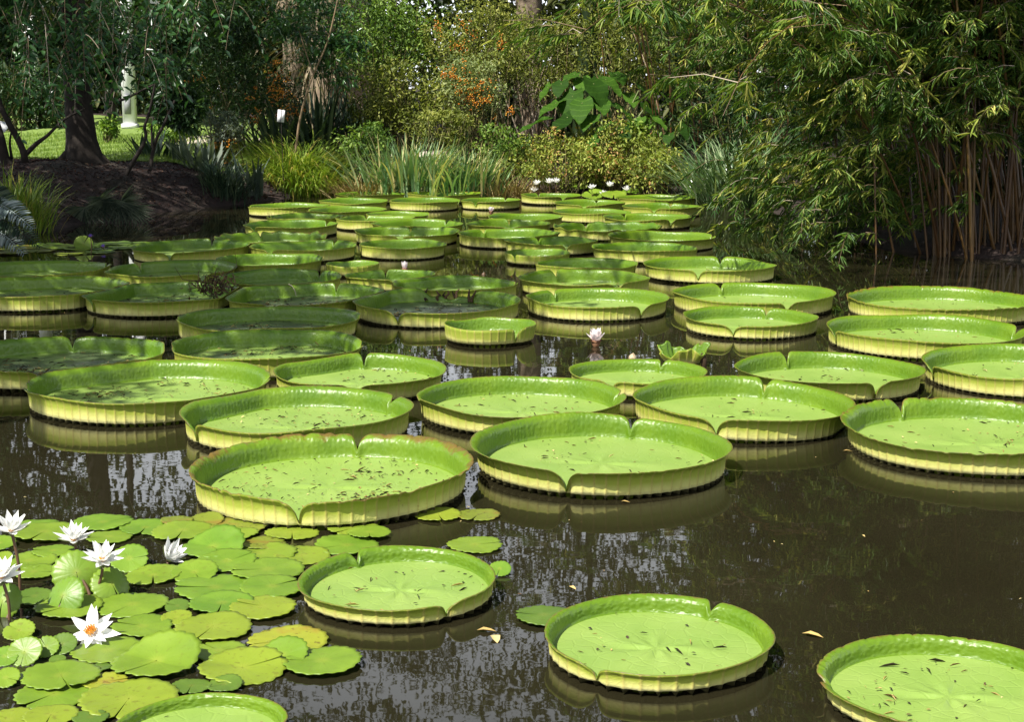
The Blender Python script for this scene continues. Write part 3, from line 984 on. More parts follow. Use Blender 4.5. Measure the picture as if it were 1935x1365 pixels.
        add_leaves(litter, pos, dd, np.array([0, 0, 1]) + rdir(nl) * .2, np.where(tw, pr.uniform(.008, .05, nl) * (.4 + pr.random(nl)), pr.uniform(.004, .022, nl)), np.where(tw, .075, .5), tv)
    if fl.get('dead'):
        mb = MB()
        for _ in range(9):
            a = 1.45 + pr.uniform(-.33, .33)
            r0 = R - .06
            pts = [(r0 * math.cos(a), r0 * math.sin(a), .03)]
            for s_ in range(3):
                q = pts[-1]
                pts.append((q[0] + pr.uniform(-.03, .03), q[1] + pr.uniform(-.02, .03), q[2] + pr.uniform(.015, .04)))
            mb.tube(pts, [.016, .012, .010, .004], 5, pr.random())
        mb.build('withered_rim', MAT['roots'], root)
    return root


for i in range(len(pads)):
    build_pad(i)

# loose litter floating on the water and the stray bits between the pads
n = 420
X, Y = rng.uniform(-4, 5, n), rng.uniform(4.0, 14, n)
k = sdist(X, Y) < -.1
for p in pads:
    k &= np.hypot(X - p['c'][0], Y - p['c'][1]) > p['R'] + .01
X, Y = X[k], Y[k]
n = len(X)
add_leaves(litter, np.stack([X, Y, np.full(n, .003)], -1), rdir(n) * [1, 1, .05], np.array([0, 0, 1]) + rdir(n) * .1, rng.uniform(.006, .022, n), .4, .35 + .65 * rng.random(n))
tag(litter.build('leaf_litter', MAT['litter']), 'scattered twigs and leaf bits lying on the pads and water', 'litter', kind='stuff')

# crumpled unfolding young leaf
c0 = P(1290, 690, 0)
rt = thing('unfolding_leaf', c0, 'crumpled spiny young leaf still unfolding behind the medium pad', 'lily leaf')
th = np.linspace(0, 2 * math.pi, 97)
V, K = [], 9
for k in range(K):
    t = k / (K - 1)
    r = .125 * (0.55 + .6 * t - .22 * t * t) * (1 + .10 * np.sin(7 * th + 1) * t + .05 * np.sin(17 * th))
    z = .01 + .10 * t * (1 + .25 * np.sin(3 * th + .5) + .12 * np.sin(9 * th)) - .05 * t * np.exp(-((th - 4.2) / .35) ** 2)
    V.append(np.stack([r * 1.35 * np.cos(th), r * np.sin(th), z], -1))
for k in range(K - 1, -1, -1):
    t = k / (K - 1)
    V.append(V[k] * [.93, .93, 1] + np.array([0, 0, .006 if k < K - 1 else 0]))
V = np.stack(V)
m, nc = V.shape[:2]
a, b = np.meshgrid(np.arange(m - 1), np.arange(nc - 1), indexing='ij')
Fq = np.stack([a * nc + b, a * nc + b + 1, (a + 1) * nc + b + 1, (a + 1) * nc + b], -1).reshape(-1, 4)
vv = np.concatenate([np.linspace(0, .9, K), np.linspace(.9, 0, K)])
UV = np.stack([np.broadcast_to(np.linspace(0, 1.0, nc), (m, nc)), np.broadcast_to(vv[:, None], (m, nc))], -1)
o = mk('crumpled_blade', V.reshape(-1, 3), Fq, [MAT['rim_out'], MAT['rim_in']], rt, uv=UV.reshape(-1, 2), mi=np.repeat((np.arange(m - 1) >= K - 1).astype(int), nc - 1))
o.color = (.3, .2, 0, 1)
mb = MB()
mb.tube([(.13, -.05, .0), (.125, -.06, .05), (.115, -.055, .085)], [.018, .022, .006], 8, .3)
mb.build('withered_fold', MAT['roots'], rt)

# dead brown tangle over the rims
c0 = P(402, 563, .05)
mb = MB()
for _ in range(46):
    p0 = c0 + np.array([rng.normal() * .09, rng.normal() * .05, abs(rng.normal()) * .05 + .05])
    pts = [p0]
    for s_ in range(3):
        pts.append(pts[-1] + rng.normal(size=3) * [.035, .03, .035] + [0, 0, .012])
    mb.tube(pts, [.005, .004, .003, .0015], 4, rng.random())
pos = c0 + rng.normal(size=(90, 3)) * [.10, .05, .04] + [0, 0, .09]
add_leaves(mb, pos, rdir(90), rdir(90), .05, .35)
tag(mb.build('dead_plant_tangle', MAT['roots']), 'dark brown tangle of dead roots draped over the shaded pad rims', 'dead plant')
mb = MB()
q = [Q(545, 537, P(545, 545, .1)[1] + .0), Q(552, 541, P(545, 545, .1)[1]), Q(557, 549, P(545, 545, .1)[1] - .05), Q(560, 561, P(545, 545, .1)[1] - .12)]
mb.tube(q, [.004, .004, .003, .002], 5, .9)
tag(mb.build('pale_twig', MAT['twig']), 'thin pale twig bent over the rim of the flooded pad', 'twig')

# ------------------------------------------------------------------ small serrated pads (pixel boxes from an enlargement, scale 2.764, offset y 880)
SP = [
 (65, 295, 288, 350, 'g', 'plain green pad farthest back at the left edge, behind the first standing white blossom'),
 (75, 390, 318, 398, 'g', 'green pad between the first two standing white blossoms'),
 (405, 680, 264, 345, 'g', 'green pad with a dark centre scar at the far edge of the small pads'),
 (640, 880, 292, 378, 'g', 'green pad with its slit toward the viewer, next to the dark-scarred far pad'),
 (455, 680, 343, 430, 'g', 'green pad just behind the standing star-shaped white blossom'),
 (808, 1105, 308, 432, 'g', 'shiny tilted green pad behind the half-closed floating white bloom'),
 (850, 1000, 285, 330, 'b', 'brownish half-sunk pad under the wall of the ragged giant pad'),
 (975, 1160, 275, 345, 'b', 'brown pad with curled-over edge close to the ragged giant pad'),
 (1110, 1380, 290, 350, 'b', 'yellow-brown sunken pad against the foot of the ragged giant pad'),
 (1095, 1335, 335, 415, 'g', 'green pad in front of the yellow-brown sunken pad'),
 (1400, 1652, 322, 398, 'y', 'lone yellowish oval pad in front of the notch of the ragged giant pad'),
 (1725, 1960, 308, 370, 'y', 'spotted pad under the right side of the ragged giant pad'),
 (1825, 2030, 340, 400, 'g', 'green pad between the spotted pad and the slit pad below the ragged giant pad'),
 (1660, 1965, 382, 465, 'g', 'flat green pad with a slit, just behind the giant pad beside the cluster'),
 (960, 1265, 400, 475, 'g', 'pad folded up with pale ribbed underside, behind the dark-centred pad'),
 (1180, 1530, 415, 515, 'g', 'wide green pad with a dark centre, middle of the far side'),
 (1445, 1710, 438, 525, 'y', 'yellow-green pad tucked behind the giant pad beside the cluster'),
 (1270, 1480, 385, 425, 'b', 'tan decaying pad between the lone oval pad and the dark-centred pad'),
 (1040, 1325, 470, 545, 'g', 'pad with a lifted saw-toothed far edge over dark water'),
 (1230, 1570, 512, 612, 'g', 'green pad with its slit pointing left, touching the giant pad beside the cluster'),
 (885, 1105, 515, 618, 'g', 'green pad at the right of the yellowish pad with curled edge'),
 (670, 930, 538, 640, 'y', 'yellowish pad with curled edge in front of the half-closed white bloom'),
 (935, 1312, 590, 703, 'g', 'broad green pad with left-pointing slit and serrated edge, center of the cluster'),
 (1270, 1580, 600, 710, 'g', 'speckled green pad touching the wall of the giant pad beside the cluster'),
 (1005, 1315, 690, 790, 'g', 'green pad lying partly under the round yellow spotted pad'),
 (1215, 1530, 708, 812, 'y', 'round yellow spotted pad beside the giant pad'),
 (525, 862, 685, 795, 'g', 'green pad with open slit behind the low white bloom with orange center'),
 (930, 1298, 800, 922, 'y', 'round speckled yellow-green pad with saw-toothed edge in front of the half-covered pad'),
 (600, 885, 805, 902, 'g', 'green pad just to the right of the low bloom with orange center'),
 (835, 980, 768, 840, 'y', 'small yellow pad between larger green pads'),
 (855, 975, 712, 775, 'd', 'small dull green pad above the small yellow one'),
 (390, 735, 922, 1048, 'g', 'green pad carrying the shadow of the low bloom with orange center'),
 (610, 1025, 960, 1140, 'f', 'large pad with one half folded upward like a fan'),
 (770, 1040, 905, 1000, 'g', 'flat pad directly behind the fan-folded pad'),
 (1010, 1275, 925, 1040, 'g', 'green pad at the right of the fan-folded pad'),
 (1060, 1475, 995, 1145, 'y', 'large yellow-green pad with black specks and a curled edge in front'),
 (1315, 1690, 862, 975, 'Y', 'yellow pad with heavy brown speckles and a wavy edge'),
 (1340, 1600, 955, 1075, 'g', 'pad folded up to show its dark underside, behind the outermost smooth pad'),
 (1500, 1870, 975, 1112, 'g', 'outermost smooth green pad facing the open water'),
 (205, 515, 697, 838, 'g', 'tilted green pad right behind the low bloom with orange center'),
 (80, 280, 533, 608, 'g', 'green pad left of the large upright leaf'),
 (20, 280, 470, 555, 'g', 'wide green pad behind the stem of the first standing white blossom'),
 (565, 750, 425, 560, 'g', 'glossy tilted pad at the left of the half-closed white bloom'),
 (180, 375, 432, 500, 'g', 'green pad under the star-shaped blossom with short stem'),
 (70, 240, 650, 735, 'd', 'shaded olive pad at the foot of the leaning flower stem'),
 (0, 155, 828, 920, 'y', 'yellowing pad with lifted tip at the left edge'),
 (25, 195, 905, 1052, 'g', 'green pad tilted toward the viewer below the yellowing lifted pad'),
 (-60, 72, 960, 1058, 'g', 'green pad cut by the left edge below the tilted one'),
 (165, 290, 895, 1010, 'g', 'pale pad half hidden at the left of the sunken brown pad'),
 (240, 380, 890, 998, 'd', 'sunken brownish pad in front of the low bloom with orange center'),
 (-60, 80, 1072, 1170, 'g', 'green pad cut by the left edge above the brown underwater stems'),
 (135, 505, 1052, 1190, 'g', 'pad split by a wide slit, partly under a larger pad near the corner'),
 (103, 462, 1125, 1295, 'g', 'largest round green pad with black specks near the lower left corner'),
 (440, 665, 1095, 1195, 'Y', 'mottled yellow and brown pad between bigger green pads'),
 (442, 905, 1150, 1325, 'y', 'broad yellow-green pad behind the bottom giant pad, open slit'),
 (905, 1095, 1130, 1200, 'd', 'dark green pad with pointed teeth behind the bottom giant pad'),
 (1085, 1260, 1130, 1195, 'd', 'smaller dark green pad with a fold beside the bottom giant pad'),
 (-80, 180, 1290, 1400, 'y', 'yellow-green pad cut by the lower left corner'),
 (140, 395, 1275, 1370, 'y', 'yellowish pad cut by the bottom edge next to the corner one'),
 (390, 560, 1300, 1380, 'd', 'dark pad cut by the bottom edge beside the giant pad'),
 (250, 330, 1005, 1048, 'd', 'tiny heart-shaped pad in dark water'),
 (480, 580, 1048, 1095, 'd', 'tiny round pad behind the mottled yellow pad'),
 (-100, 50, 380, 448, 'g', 'green pad cut by the left edge beneath the first standing blossom'),
 (-40, 50, 460, 515, 'g', 'small green pad at the left edge behind the leftmost cut-off blossom'),
 (2178, 2400, 235, 300, 'y', 'spotted small pad half under the walls between two big giant pads'),
 (2390, 2600, 235, 290, 'b', 'yellow sunken small pad under the front notch of the large clean pad'),
 (2350, 2610, 385, 465, 'g', 'single small pad on open water in front of the sunken yellow one'),
 (2555, 2665, 512, 585, 'g', 'small pad peeking out behind the giant pad beside the cluster'),
 (2708, 2975, 755, 850, 'd', 'small dark green pad behind the left side of the lone front giant pad'),
]
SC = 1935 / 700.0
GROUP_SP = 'small serrated water lily pads'
sp_rng = np.random.default_rng(5)


def serrated(name, R, notch, kind, pr, parent=None, fold=0.0, cup=0.0, teeth=None, slit=.16):
    """flat leaf with saw-toothed margin and a radial slit; local z up"""
    nt_ = teeth or int(max(20, min(46, R / .0065)))
    n = nt_ * 4
    t = np.linspace(slit / 2, 2 * math.pi - slit / 2, n + 1)
    saw = 1 + .07 * (np.abs(((t * nt_ / (2 * math.pi)) % 1) - .35) * -2 + .7) + .015 * np.sin(2 * t + pr.random() * 6) + .010 * np.sin(3 * t + pr.random() * 6)
    lob = np.minimum(t - slit / 2, 2 * math.pi - slit / 2 - t)
    saw *= 1 - .10 * np.exp(-(lob / .07) ** 2)
    fr = np.array([0.02, .15, .35, .55, .75, .9, 1.0])
    ph = pr.random(4) * 6.28
    rows, uv = [], []
    for f in fr:
        r = R * f * (1 + (saw - 1) * f ** 3)
        ang = t + notch
        x, y = r * np.cos(ang), r * np.sin(ang)
        z = R * f * f * (.03 * np.sin(2 * ang + ph[0]) + .014 * np.sin(5 * ang + ph[1]) + .005 * np.sin(9 * ang + ph[2])) + cup * R * f * f
        if fold:
            s = np.clip((y * math.cos(.5) + x * math.sin(.5)) / R + .02, 0, 1)
            z = z + fold * R * s ** 1.1
            y = y - fold * R * .35 * s ** 1.5
        rows.append(np.stack([x, y, z], -1))
        uv.append(np.stack([t, np.full(n + 1, f)], -1))
    V = np.stack(rows)
    m, nc = V.shape[:2]
    Vb = V - np.array([0, 0, .0022])
    a, b = np.meshgrid(np.arange(m - 1), np.arange(nc - 1), indexing='ij')
    Fq = np.stack([a * nc + b, (a + 1) * nc + b, (a + 1) * nc + b + 1, a * nc + b + 1], -1).reshape(-1, 4)
    off = m * nc
    Fb = Fq[:, ::-1] + off
    e = (m - 1) * nc + np.arange(nc - 1)
    Fe = np.stack([e, e + off, e + 1 + off, e + 1], -1)
    o = mk(name, np.concatenate([V.reshape(-1, 3), Vb.reshape(-1, 3)]), np.vstack([Fq, Fb, Fe]), MAT['small_pad'], parent,
           uv=np.tile(np.concatenate(uv), (2, 1)))
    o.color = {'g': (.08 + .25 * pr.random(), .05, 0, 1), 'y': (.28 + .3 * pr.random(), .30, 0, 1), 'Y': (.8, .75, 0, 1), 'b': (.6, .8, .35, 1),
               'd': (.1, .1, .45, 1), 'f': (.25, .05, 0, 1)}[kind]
    return o


for i, (xl, xr, yt, yb, kind, label) in enumerate(SP):
    pr = np.random.default_rng(900 + i)
    xl, xr, yt, yb = xl / SC, xr / SC, 880 + yt / SC, 880 + yb / SC
    hw = (xr - xl) / 2
    dep = PITCH + math.atan(((yt + yb) / 2 - H0 / 2) / F)
    r = (yb - yt) / (2 * hw)
    flat = math.sin(dep)
    tiltx = 0.0
    if r > flat * 1.45:
        tiltx = min(.6, math.asin(min(.95, r)) - dep)
        c = P((xl + xr) / 2, yb, 0)
        w = proj(c)[2]
        R = hw * w / F
        pos = (c[0], c[1] + R * math.cos(tiltx), .008 + R * math.sin(tiltx) * .9)
    else:
        c = P((xl + xr) / 2, yt + hw * max(flat, min(r, flat * 1.2)), 0)
        w = proj(c)[2]
        R = hw * w / F
        pos = (c[0], c[1], .006 + .012 * pr.random())
    notch = pr.choice([math.pi, -math.pi * .75, -math.pi / 2, math.pi * .8, .3]) + pr.normal() * .3
    if 'left-pointing' in label or 'pointing left' in label:
        notch = math.pi + .1
    if 'toward the viewer' in label:
        notch = -math.pi / 2
    fold = {'f': .55}.get(kind, 0)
    if 'folded up' in label:
        fold = .42
    elif 'curled' in label or 'lifted' in label or 'a fold' in label:
        fold = .18
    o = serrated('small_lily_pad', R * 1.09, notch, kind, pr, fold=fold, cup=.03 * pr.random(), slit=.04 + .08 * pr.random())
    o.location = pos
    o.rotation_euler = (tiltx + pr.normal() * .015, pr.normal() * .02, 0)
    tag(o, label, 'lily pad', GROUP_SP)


def stemcurve(p0, p1, sag=.0, n=7):
    p0, p1 = np.asarray(p0, float), np.asarray(p1, float)
    t = np.linspace(0, 1, n)[:, None]
    return p0 + (p1 - p0) * t + np.array([sag, 0, 0]) * np.sin(math.pi * t)


# upright emergent leaves among them
for (bx, by, cx_, cy_, Rpx, rx, rz, label) in [
        (475, 690, 400, 560, 125, 1.05, .25, 'large glossy upright leaf standing behind the star-shaped blossom stem'),
        (250, 775, 330, 680, 110, .95, -.3, 'upright ribbed leaf leaning against the large glossy one'),
        (490, 700, 585, 620, 105, .85, .5, 'glossy upright leaf at the foot of the star-shaped blossom stem'),
        (30, 800, 15, 705, 95, 1.0, -.2, 'upright leaf cut by the left edge behind the leaning flower stem')]:
    b0 = P(bx / SC, 880 + by / SC, 0)
    c_ = Q(cx_ / SC, 880 + cy_ / SC, b0[1] + .03)
    Rw = Rpx / SC * proj(c_)[2] / F
    rt = thing('upright_lily_leaf', (b0[0], b0[1], 0), label, 'lily leaf', 'upright leaves standing above the small pads')
    o = serrated('leaf_blade', Rw, -math.pi / 2 + rz, 'g', np.random.default_rng(int(bx)), rt, cup=-.25)
    o.location = Vector(c_) - rt.location
    o.rotation_euler = (rx, rz * .5, rz)
    mb = MB()
    mb.tube(stemcurve((0, 0, -.02), Vector(c_) - rt.location + Vector((0, .01, -.005)), .01), .006, 6)
    mb.build('stalk', MAT['peduncle'], rt)

# ------------------------------------------------------------------ water lily flowers
def petal_mesh(name, L, w, cupz, mat, tipsharp=1.0):
    nu, nv = 7, 5
    u = np.linspace(0, 1, nu)
    v = np.linspace(-1, 1, nv)
    wid = w / 2 * (np.sin(np.clip(u * 1.02 + .05, 0, 1) ** .9 * math.pi) ** (.75 * tipsharp) + .16 * (1 - u))
    U, Vv = np.meshgrid(u, v, indexing='ij')
    X = Vv * wid[:, None]
    Y = U * L
    Z = cupz * L * (U ** 2 - .55 * U) + .22 * w * Vv ** 2 * np.sin(U * math.pi)
    V = np.stack([X, Y, Z], -1).reshape(-1, 3)
    a, b = np.meshgrid(np.arange(nu - 1), np.arange(nv - 1), indexing='ij')
    Fq = np.stack([a * nv + b, (a + 1) * nv + b, (a + 1) * nv + b + 1, a * nv + b + 1], -1).reshape(-1, 4)
    o = mk(name, V, Fq, mat, uv=np.stack([Vv * .5 + .5, U], -1).reshape(-1, 2))
    me = o.data
    bpy.data.objects.remove(o)
    return me


PET = petal_mesh('petal_narrow', .084, .027, .25, MAT['petal'])
PETI = petal_mesh('petal_inner', .064, .022, .30, MAT['petal'])
PETP = petal_mesh('petal_wide', .105, .048, .35, MAT['petal_pink'], .8)
PETV = petal_mesh('petal_violet', .05, .013, .25, MAT['petal_violet'])
SEP = petal_mesh('sepal', .07, .020, .25, MAT['sepal'])
SEPB = petal_mesh('sepal_brown', .07, .045, .4, MAT['sepal_brown'])


def part(name, me, parent, rot, loc=(0, 0, 0), sc=1.0):
    o = bpy.data.objects.new(name, me)
    C.objects.link(o)
    o.parent = parent
    o.rotation_euler = rot
    o.location = loc
    o.scale = (sc,) * 3
    return o


def stamens(parent, r, h, n, mat, loc=(0, 0, 0)):
    mb = MB()
    for k in range(n):
        a = k * 2.4
        q = r * math.sqrt((k + .5) / n)
        b = np.array([q * math.cos(a), q * math.sin(a), 0])
        mb.tube([b * .7, b + [0, 0, h * .6], b * .75 + [0, 0, h]], [r * .11, r * .13, r * .05], 4)
    o = mb.build('stamens', mat, parent)
    o.location = loc
    return o


def lily_flower(pos, label, scale=1.0, openness=1.0, stem_to=None, tilt=(0, 0), whorls=None, group='white star-shaped water lilies', far_=False, kind='white', sepals=True):
    pr = np.random.default_rng(int(abs(pos[0] * 977 + pos[1] * 131)) + 3)
    rt = thing('water_lily_flower', pos, label, 'flower', group)
    hd = thing('blossom', (0, 0, 0), None, None)
    hd.parent = rt
    hd.rotation_euler = (tilt[0], tilt[1], 0)
    hd.scale = (scale,) * 3
    spin = pr.random() * 6
    # whorls: (count, elevation in degrees, mesh, size)
    if kind == 'violet':
        wh = [(8, 35, PETV, 1.0), (7, 60, PETV, .9)]
    else:
        wh = whorls or [(8, 12, PET, 1.0), (7, 38, PET, .95), (6, 62, PETI, 1.0)]
    for wi, (cnt, el, me, sz) in enumerate(wh):
        for k in range(cnt):
            e = el + (90 - el) * (1 - openness) + pr.normal() * 5
            part('petal', me, hd, (R_(e), 0, k * 2 * math.pi / cnt + wi * .4 + pr.normal() * .10 + spin), (0, 0, .002 * wi), sz * (.92 + .16 * pr.random()))
    for k in range(4 if sepals else 0):
        e = 5 + 80 * (1 - openness)
        part('sepal', SEP, hd, (R_(e), 0, k * math.pi / 2 + .3), (0, 0, -.004), .75 if kind == 'violet' else 1)
    stamens(hd, .013 if sepals else .019, .022, 9 if far_ else 26, MAT['stamen'], (0, 0, .002 if sepals else .010))
    if stem_to is not None:
        mb = MB()
        d = np.asarray(stem_to, float) - np.asarray(pos, float)
        mb.tube(stemcurve(d, (0, 0, -.004), .008), .0055, 6)
        mb.build('stem', MAT['peduncle'], rt)
    return rt


def at_stem(bx, by, fx, fy):
    """foot on the water at one pixel, blossom above it at the other"""
    b = P(bx, by, 0)
    return Q(fx, fy, b[1]), b


f, b = at_stem(38, 1120, 22, 1005)
lily_flower(f, 'white water lily on a tall brown stem, upper left of the small pads', .95, .86, b, (.25, .1))
f, b = at_stem(138, 1052, 140, 1022)
lily_flower(f, 'white star-shaped lily on a short stem right behind the large upright leaf', .98, .95, b, (.15, .05))
f, b = at_stem(176, 1130, 195, 1060)
lily_flower(f, 'white star-shaped lily on a dark stem in front of the large upright leaf', .98, .97, b, (.35, .1))
f, b = at_stem(18, 1172, 3, 1092)
lily_flower(f, 'white water lily on a leaning brown stem, cut by the left edge', 1.0, .95, b, (.35, .1))
f, b = at_stem(316, 1066, 316, 1058)
lily_flower(f, 'half-closed white lily tipped on its side at water level', 1.05, .55, b, (.35, .75))
f, b = at_stem(172, 1218, 173, 1196)
lily_flower(f, 'fully open low white lily showing its orange center', 1.05, 1.0, b, (.80, .05), [(7, 0, PET, 1.05), (6, 14, PET, .9)], sepals=False)
FAR = [(1038, 346, 'largest of the tight pair of white blossoms at the far bank'), (1050, 345, 'smaller blossom of the tight white pair at the far bank'),
       (1014, 349, 'white blossom just left of the tight pair at the far bank'), (1009, 362, 'white blossom lowest beside the two-lobed far pad'),
       (1118, 357, 'white far blossom left of the tall-stemmed one above the green pads'), (1141, 369, 'white far blossom lowest among green pads, half turned'),
       (1152, 352, 'small white far blossom on a taller stem'), (1184, 360, 'white far blossom above the pale yellow-green long pad'),
       (1317, 368, 'white blossom in the bamboo shade by the sword leaves'), (1338, 364, 'white blossom farthest toward the bamboo, wide open')]
for x, y, lab in FAR:
    b = P(x, 375, 0)
    f = Q(x, y, b[1])
    f[2] = max(f[2], .05)
    lily_flower(f, lab, 1.15, .85, b, (.3, 0), [(7, 20, PET, 1.0), (6, 50, PET, .9)], far_=True)
# green pads around the far blossoms
FARP = [(1120, 372, 30, 'small green pads'), (1160, 374, 34, ''), (1195, 371, 26, ''), (1095, 366, 22, ''), (1330, 380, 20, '')]
for k, (x, y, r, _) in enumerate(FARP):
    c_ = P(x, y, .02)
    o = serrated('small_lily_pad', .7 * r * c_[1] / F, rng.random() * 6, 'g', np.random.default_rng(k), fold=.3 if k == 0 else 0, teeth=22)
    o.location = (c_[0], c_[1], .05 + .03 * k)
    o.rotation_euler = (.25, 0, 0)
    tag(o, ['lifted green pad in front of the far white blossoms', 'flat green pad under the lowest far blossom', 'green pad below the blossom nearest the yellow-green long pad',
            'green pad beside the two-lobed far giant pad', 'green pad under the wide-open blossom by the bamboo'][k], 'lily pad', 'small pads among the far white blossoms')
# violet lilies and floating pads at the left bank
f, b = at_stem(172, 480, 171, 449)
lily_flower(f, 'violet water lily raised on a thin stem near the shaded bank', .9, .8, b, (.2, 0), kind='violet', group='violet water lilies', far_=True)
f, b = at_stem(196, 474, 195, 469)
lily_flower(f, 'deep violet lily sitting low between floating pads', 1.0, .7, b, (.2, 0), kind='violet', group='violet water lilies', far_=True)
LB = [(40, 468, 45, 'b'), (75, 473, 30, 'b'), (95, 463, 32, 'g'), (120, 466, 40, 'g'), (150, 469, 28, 'y'), (130, 479, 27, 'y'), (180, 463, 35, 'd'), (215, 461, 36, 'd'),
      (250, 459, 36, 'd'), (200, 470, 24, 'd'), (235, 467, 30, 'd'), (20, 478, 30, 'b'), (90, 578, 30, 'y'), (30, 580, 45, 'y'), (190, 476, 26, 'd')]
LBL = ['brown floating pad by the silvery frond', 'brown floating pad with a pale fallen leaf beside it', 'green floating pad near the left bank, farthest back', 'green pad in front of the farthest-back bank pad',
       'yellowish pad left of the raised violet lily', 'yellow-green speckled pad alone in front near the raised violet lily', 'dark pad right behind the raised violet lily', 'dark pad right behind the low violet lily',
       'dark pad touching the pale-rimmed giant pad near the bank', 'dark little pad under the low violet lily', 'dark pad between the low violet lily and the pale-rimmed giant pad', 'brown pad at the left edge of the bank water',
       'narrow yellow-green pad below the torn yellowing giant pad', 'yellow-green pad at the left edge below the torn giant pad', 'dark pad in front of the raised violet lily stem']
for k, (x, y, r, kd) in enumerate(LB):
    c_ = P(x, y, .01)
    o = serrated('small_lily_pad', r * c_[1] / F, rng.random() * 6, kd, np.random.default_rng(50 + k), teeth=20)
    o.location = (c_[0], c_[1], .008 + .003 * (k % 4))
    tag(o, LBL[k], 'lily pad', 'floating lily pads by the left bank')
o = serrated('small_lily_pad', .10, 1.0, 'g', np.random.default_rng(77), fold=.5)
c_ = P(158, 470, 0)
o.location = (c_[0], c_[1], .05)
o.rotation_euler = (1.0, 0, .3)
tag(o, 'bright upturned small pad standing beside the raised violet lily', 'lily pad', 'floating lily pads by the left bank')


def victoria(pos, label, scale, openness, wh):
    pr = np.random.default_rng(int(pos[1] * 100))
    rt = thing('giant_lily_flower', pos, label, 'flower', 'large pink-white giant lily blooms')
    hd = thing('blossom', (0, 0, 0), None, None)
    hd.parent = rt
    hd.scale = (scale,) * 3
    for wi, (cnt, el, sz) in enumerate(wh):
        for k in range(cnt):
            part('petal', PETP, hd, (R_(el + pr.normal() * 4), 0, k * 2 * math.pi / cnt + wi * .35), (0, 0, .035), sz * (.9 + .2 * pr.random()))
    for k in range(4):
        part('sepal', SEPB, hd, (R_(25), 0, k * math.pi / 2 + .6), (0, 0, .012), 1)
    mb = MB()
    mb.tube([(0, 0, -.06), (0, 0, 0), (0, 0, .02), (0, 0, .045)], [.012, .02, .034, .03], 10)
    mb.build('calyx', MAT['sepal_brown'], hd)
    return rt


victoria(P(1126, 655, 0), 'large white giant lily bloom with pinkish base mirrored in open water', .92, 1, [(9, 38, .95), (8, 58, 1.0), (7, 72, .95), (5, 82, .8)])
victoria(P(765, 516, 0), 'pale pink closing giant lily bloom between shaded pads', .85, .6, [(8, 62, .95), (7, 75, .95), (5, 84, .85)])
victoria(P(928, 405, 0), 'small pinkish giant lily bloom in front of far sunny pads', .85, .8, [(9, 48, .9), (7, 66, .9), (5, 80, .8)])


def bud(px, py, r, lab, tone='bud'):
    c_ = P(px, py, 0)
    mb = MB()
    zz = np.linspace(0, 1, 9)
    mb.tube([(0, 0, -.02 + r * 2.3 * z) for z in zz], [r * (math.sin(math.pi * min(1, z * .92 + .12)) ** .8 + .02) for z in zz], 12)
    o = mb.build('flower_bud', MAT[tone])
    o.location = c_
    o.rotation_euler = (.1, .15, 0)
    return tag(o, lab, 'flower bud', 'giant lily buds in the water')


bud(1195, 678, .026, 'pale round bud afloat behind the medium pad, near the large white bloom')
bud(753, 412, .05, 'pale bud lying on water between far pads')
bud(914, 519, .02, 'dark pointed bud beside the orange reflection', 'peduncle')
# fallen leaves on open water
for x, y, L, lab, dr in [(1531, 1199, .055, 'tan fallen leaf floating alone on open water', .4), (915, 1191, .05, 'yellow fallen leaf floating beside the giant pad near the cluster', 0), (936, 1205, .05, 'orange-yellow narrow leaf pointing to the viewer beside the giant pad', 1.4),
                         (1180, 948, .03, 'small brown leaf at the foot of the large clean pad', .2), (1080, 1110, .03, 'tiny tan leaf on dark water between two front pads', .9), (1600, 852, .035, 'orange fallen leaf close to the rusty-rimmed pad', .1)]:
    c_ = P(x, y, .006)
    mb = MB()
    dd = np.array([[math.cos(dr), -math.sin(dr), .05]])
    add_leaves(mb, c_[None] - dd * L / 2, dd, np.array([[0, .1, 1.]]), np.array([L * 1.3]), .5, np.array([.8 + .1 * dr]))
    tag(mb.build('fallen_leaf', MAT['litter']), lab, 'leaf', 'fallen leaves on the water')

# ------------------------------------------------------------------ plants
def m_(Y):
    """distance of a plant: pond-side ones follow the water line, the rest stand behind"""
    if Y <= 18.2:
        y = H0 / 2 + 3000 * math.tan(math.atan(2.2 / Y) - math.radians(13))
        return float(P(0, y)[1])
    return 24.3 + (Y - 18.2) * 1.35


def ks(Y):
    return m_(Y) / Y * 3000 / F


def root_at(name, x, y, label, cat, group=None):
    return thing(name, (x, y, gz1(x, y)), label, cat, group)


def rel(mb_build, root):
    """a part built in world coordinates goes under its thing"""
    mb_build.parent = root
    mb_build.matrix_parent_inverse = Matrix.Translation(root.location).inverted()
    return mb_build


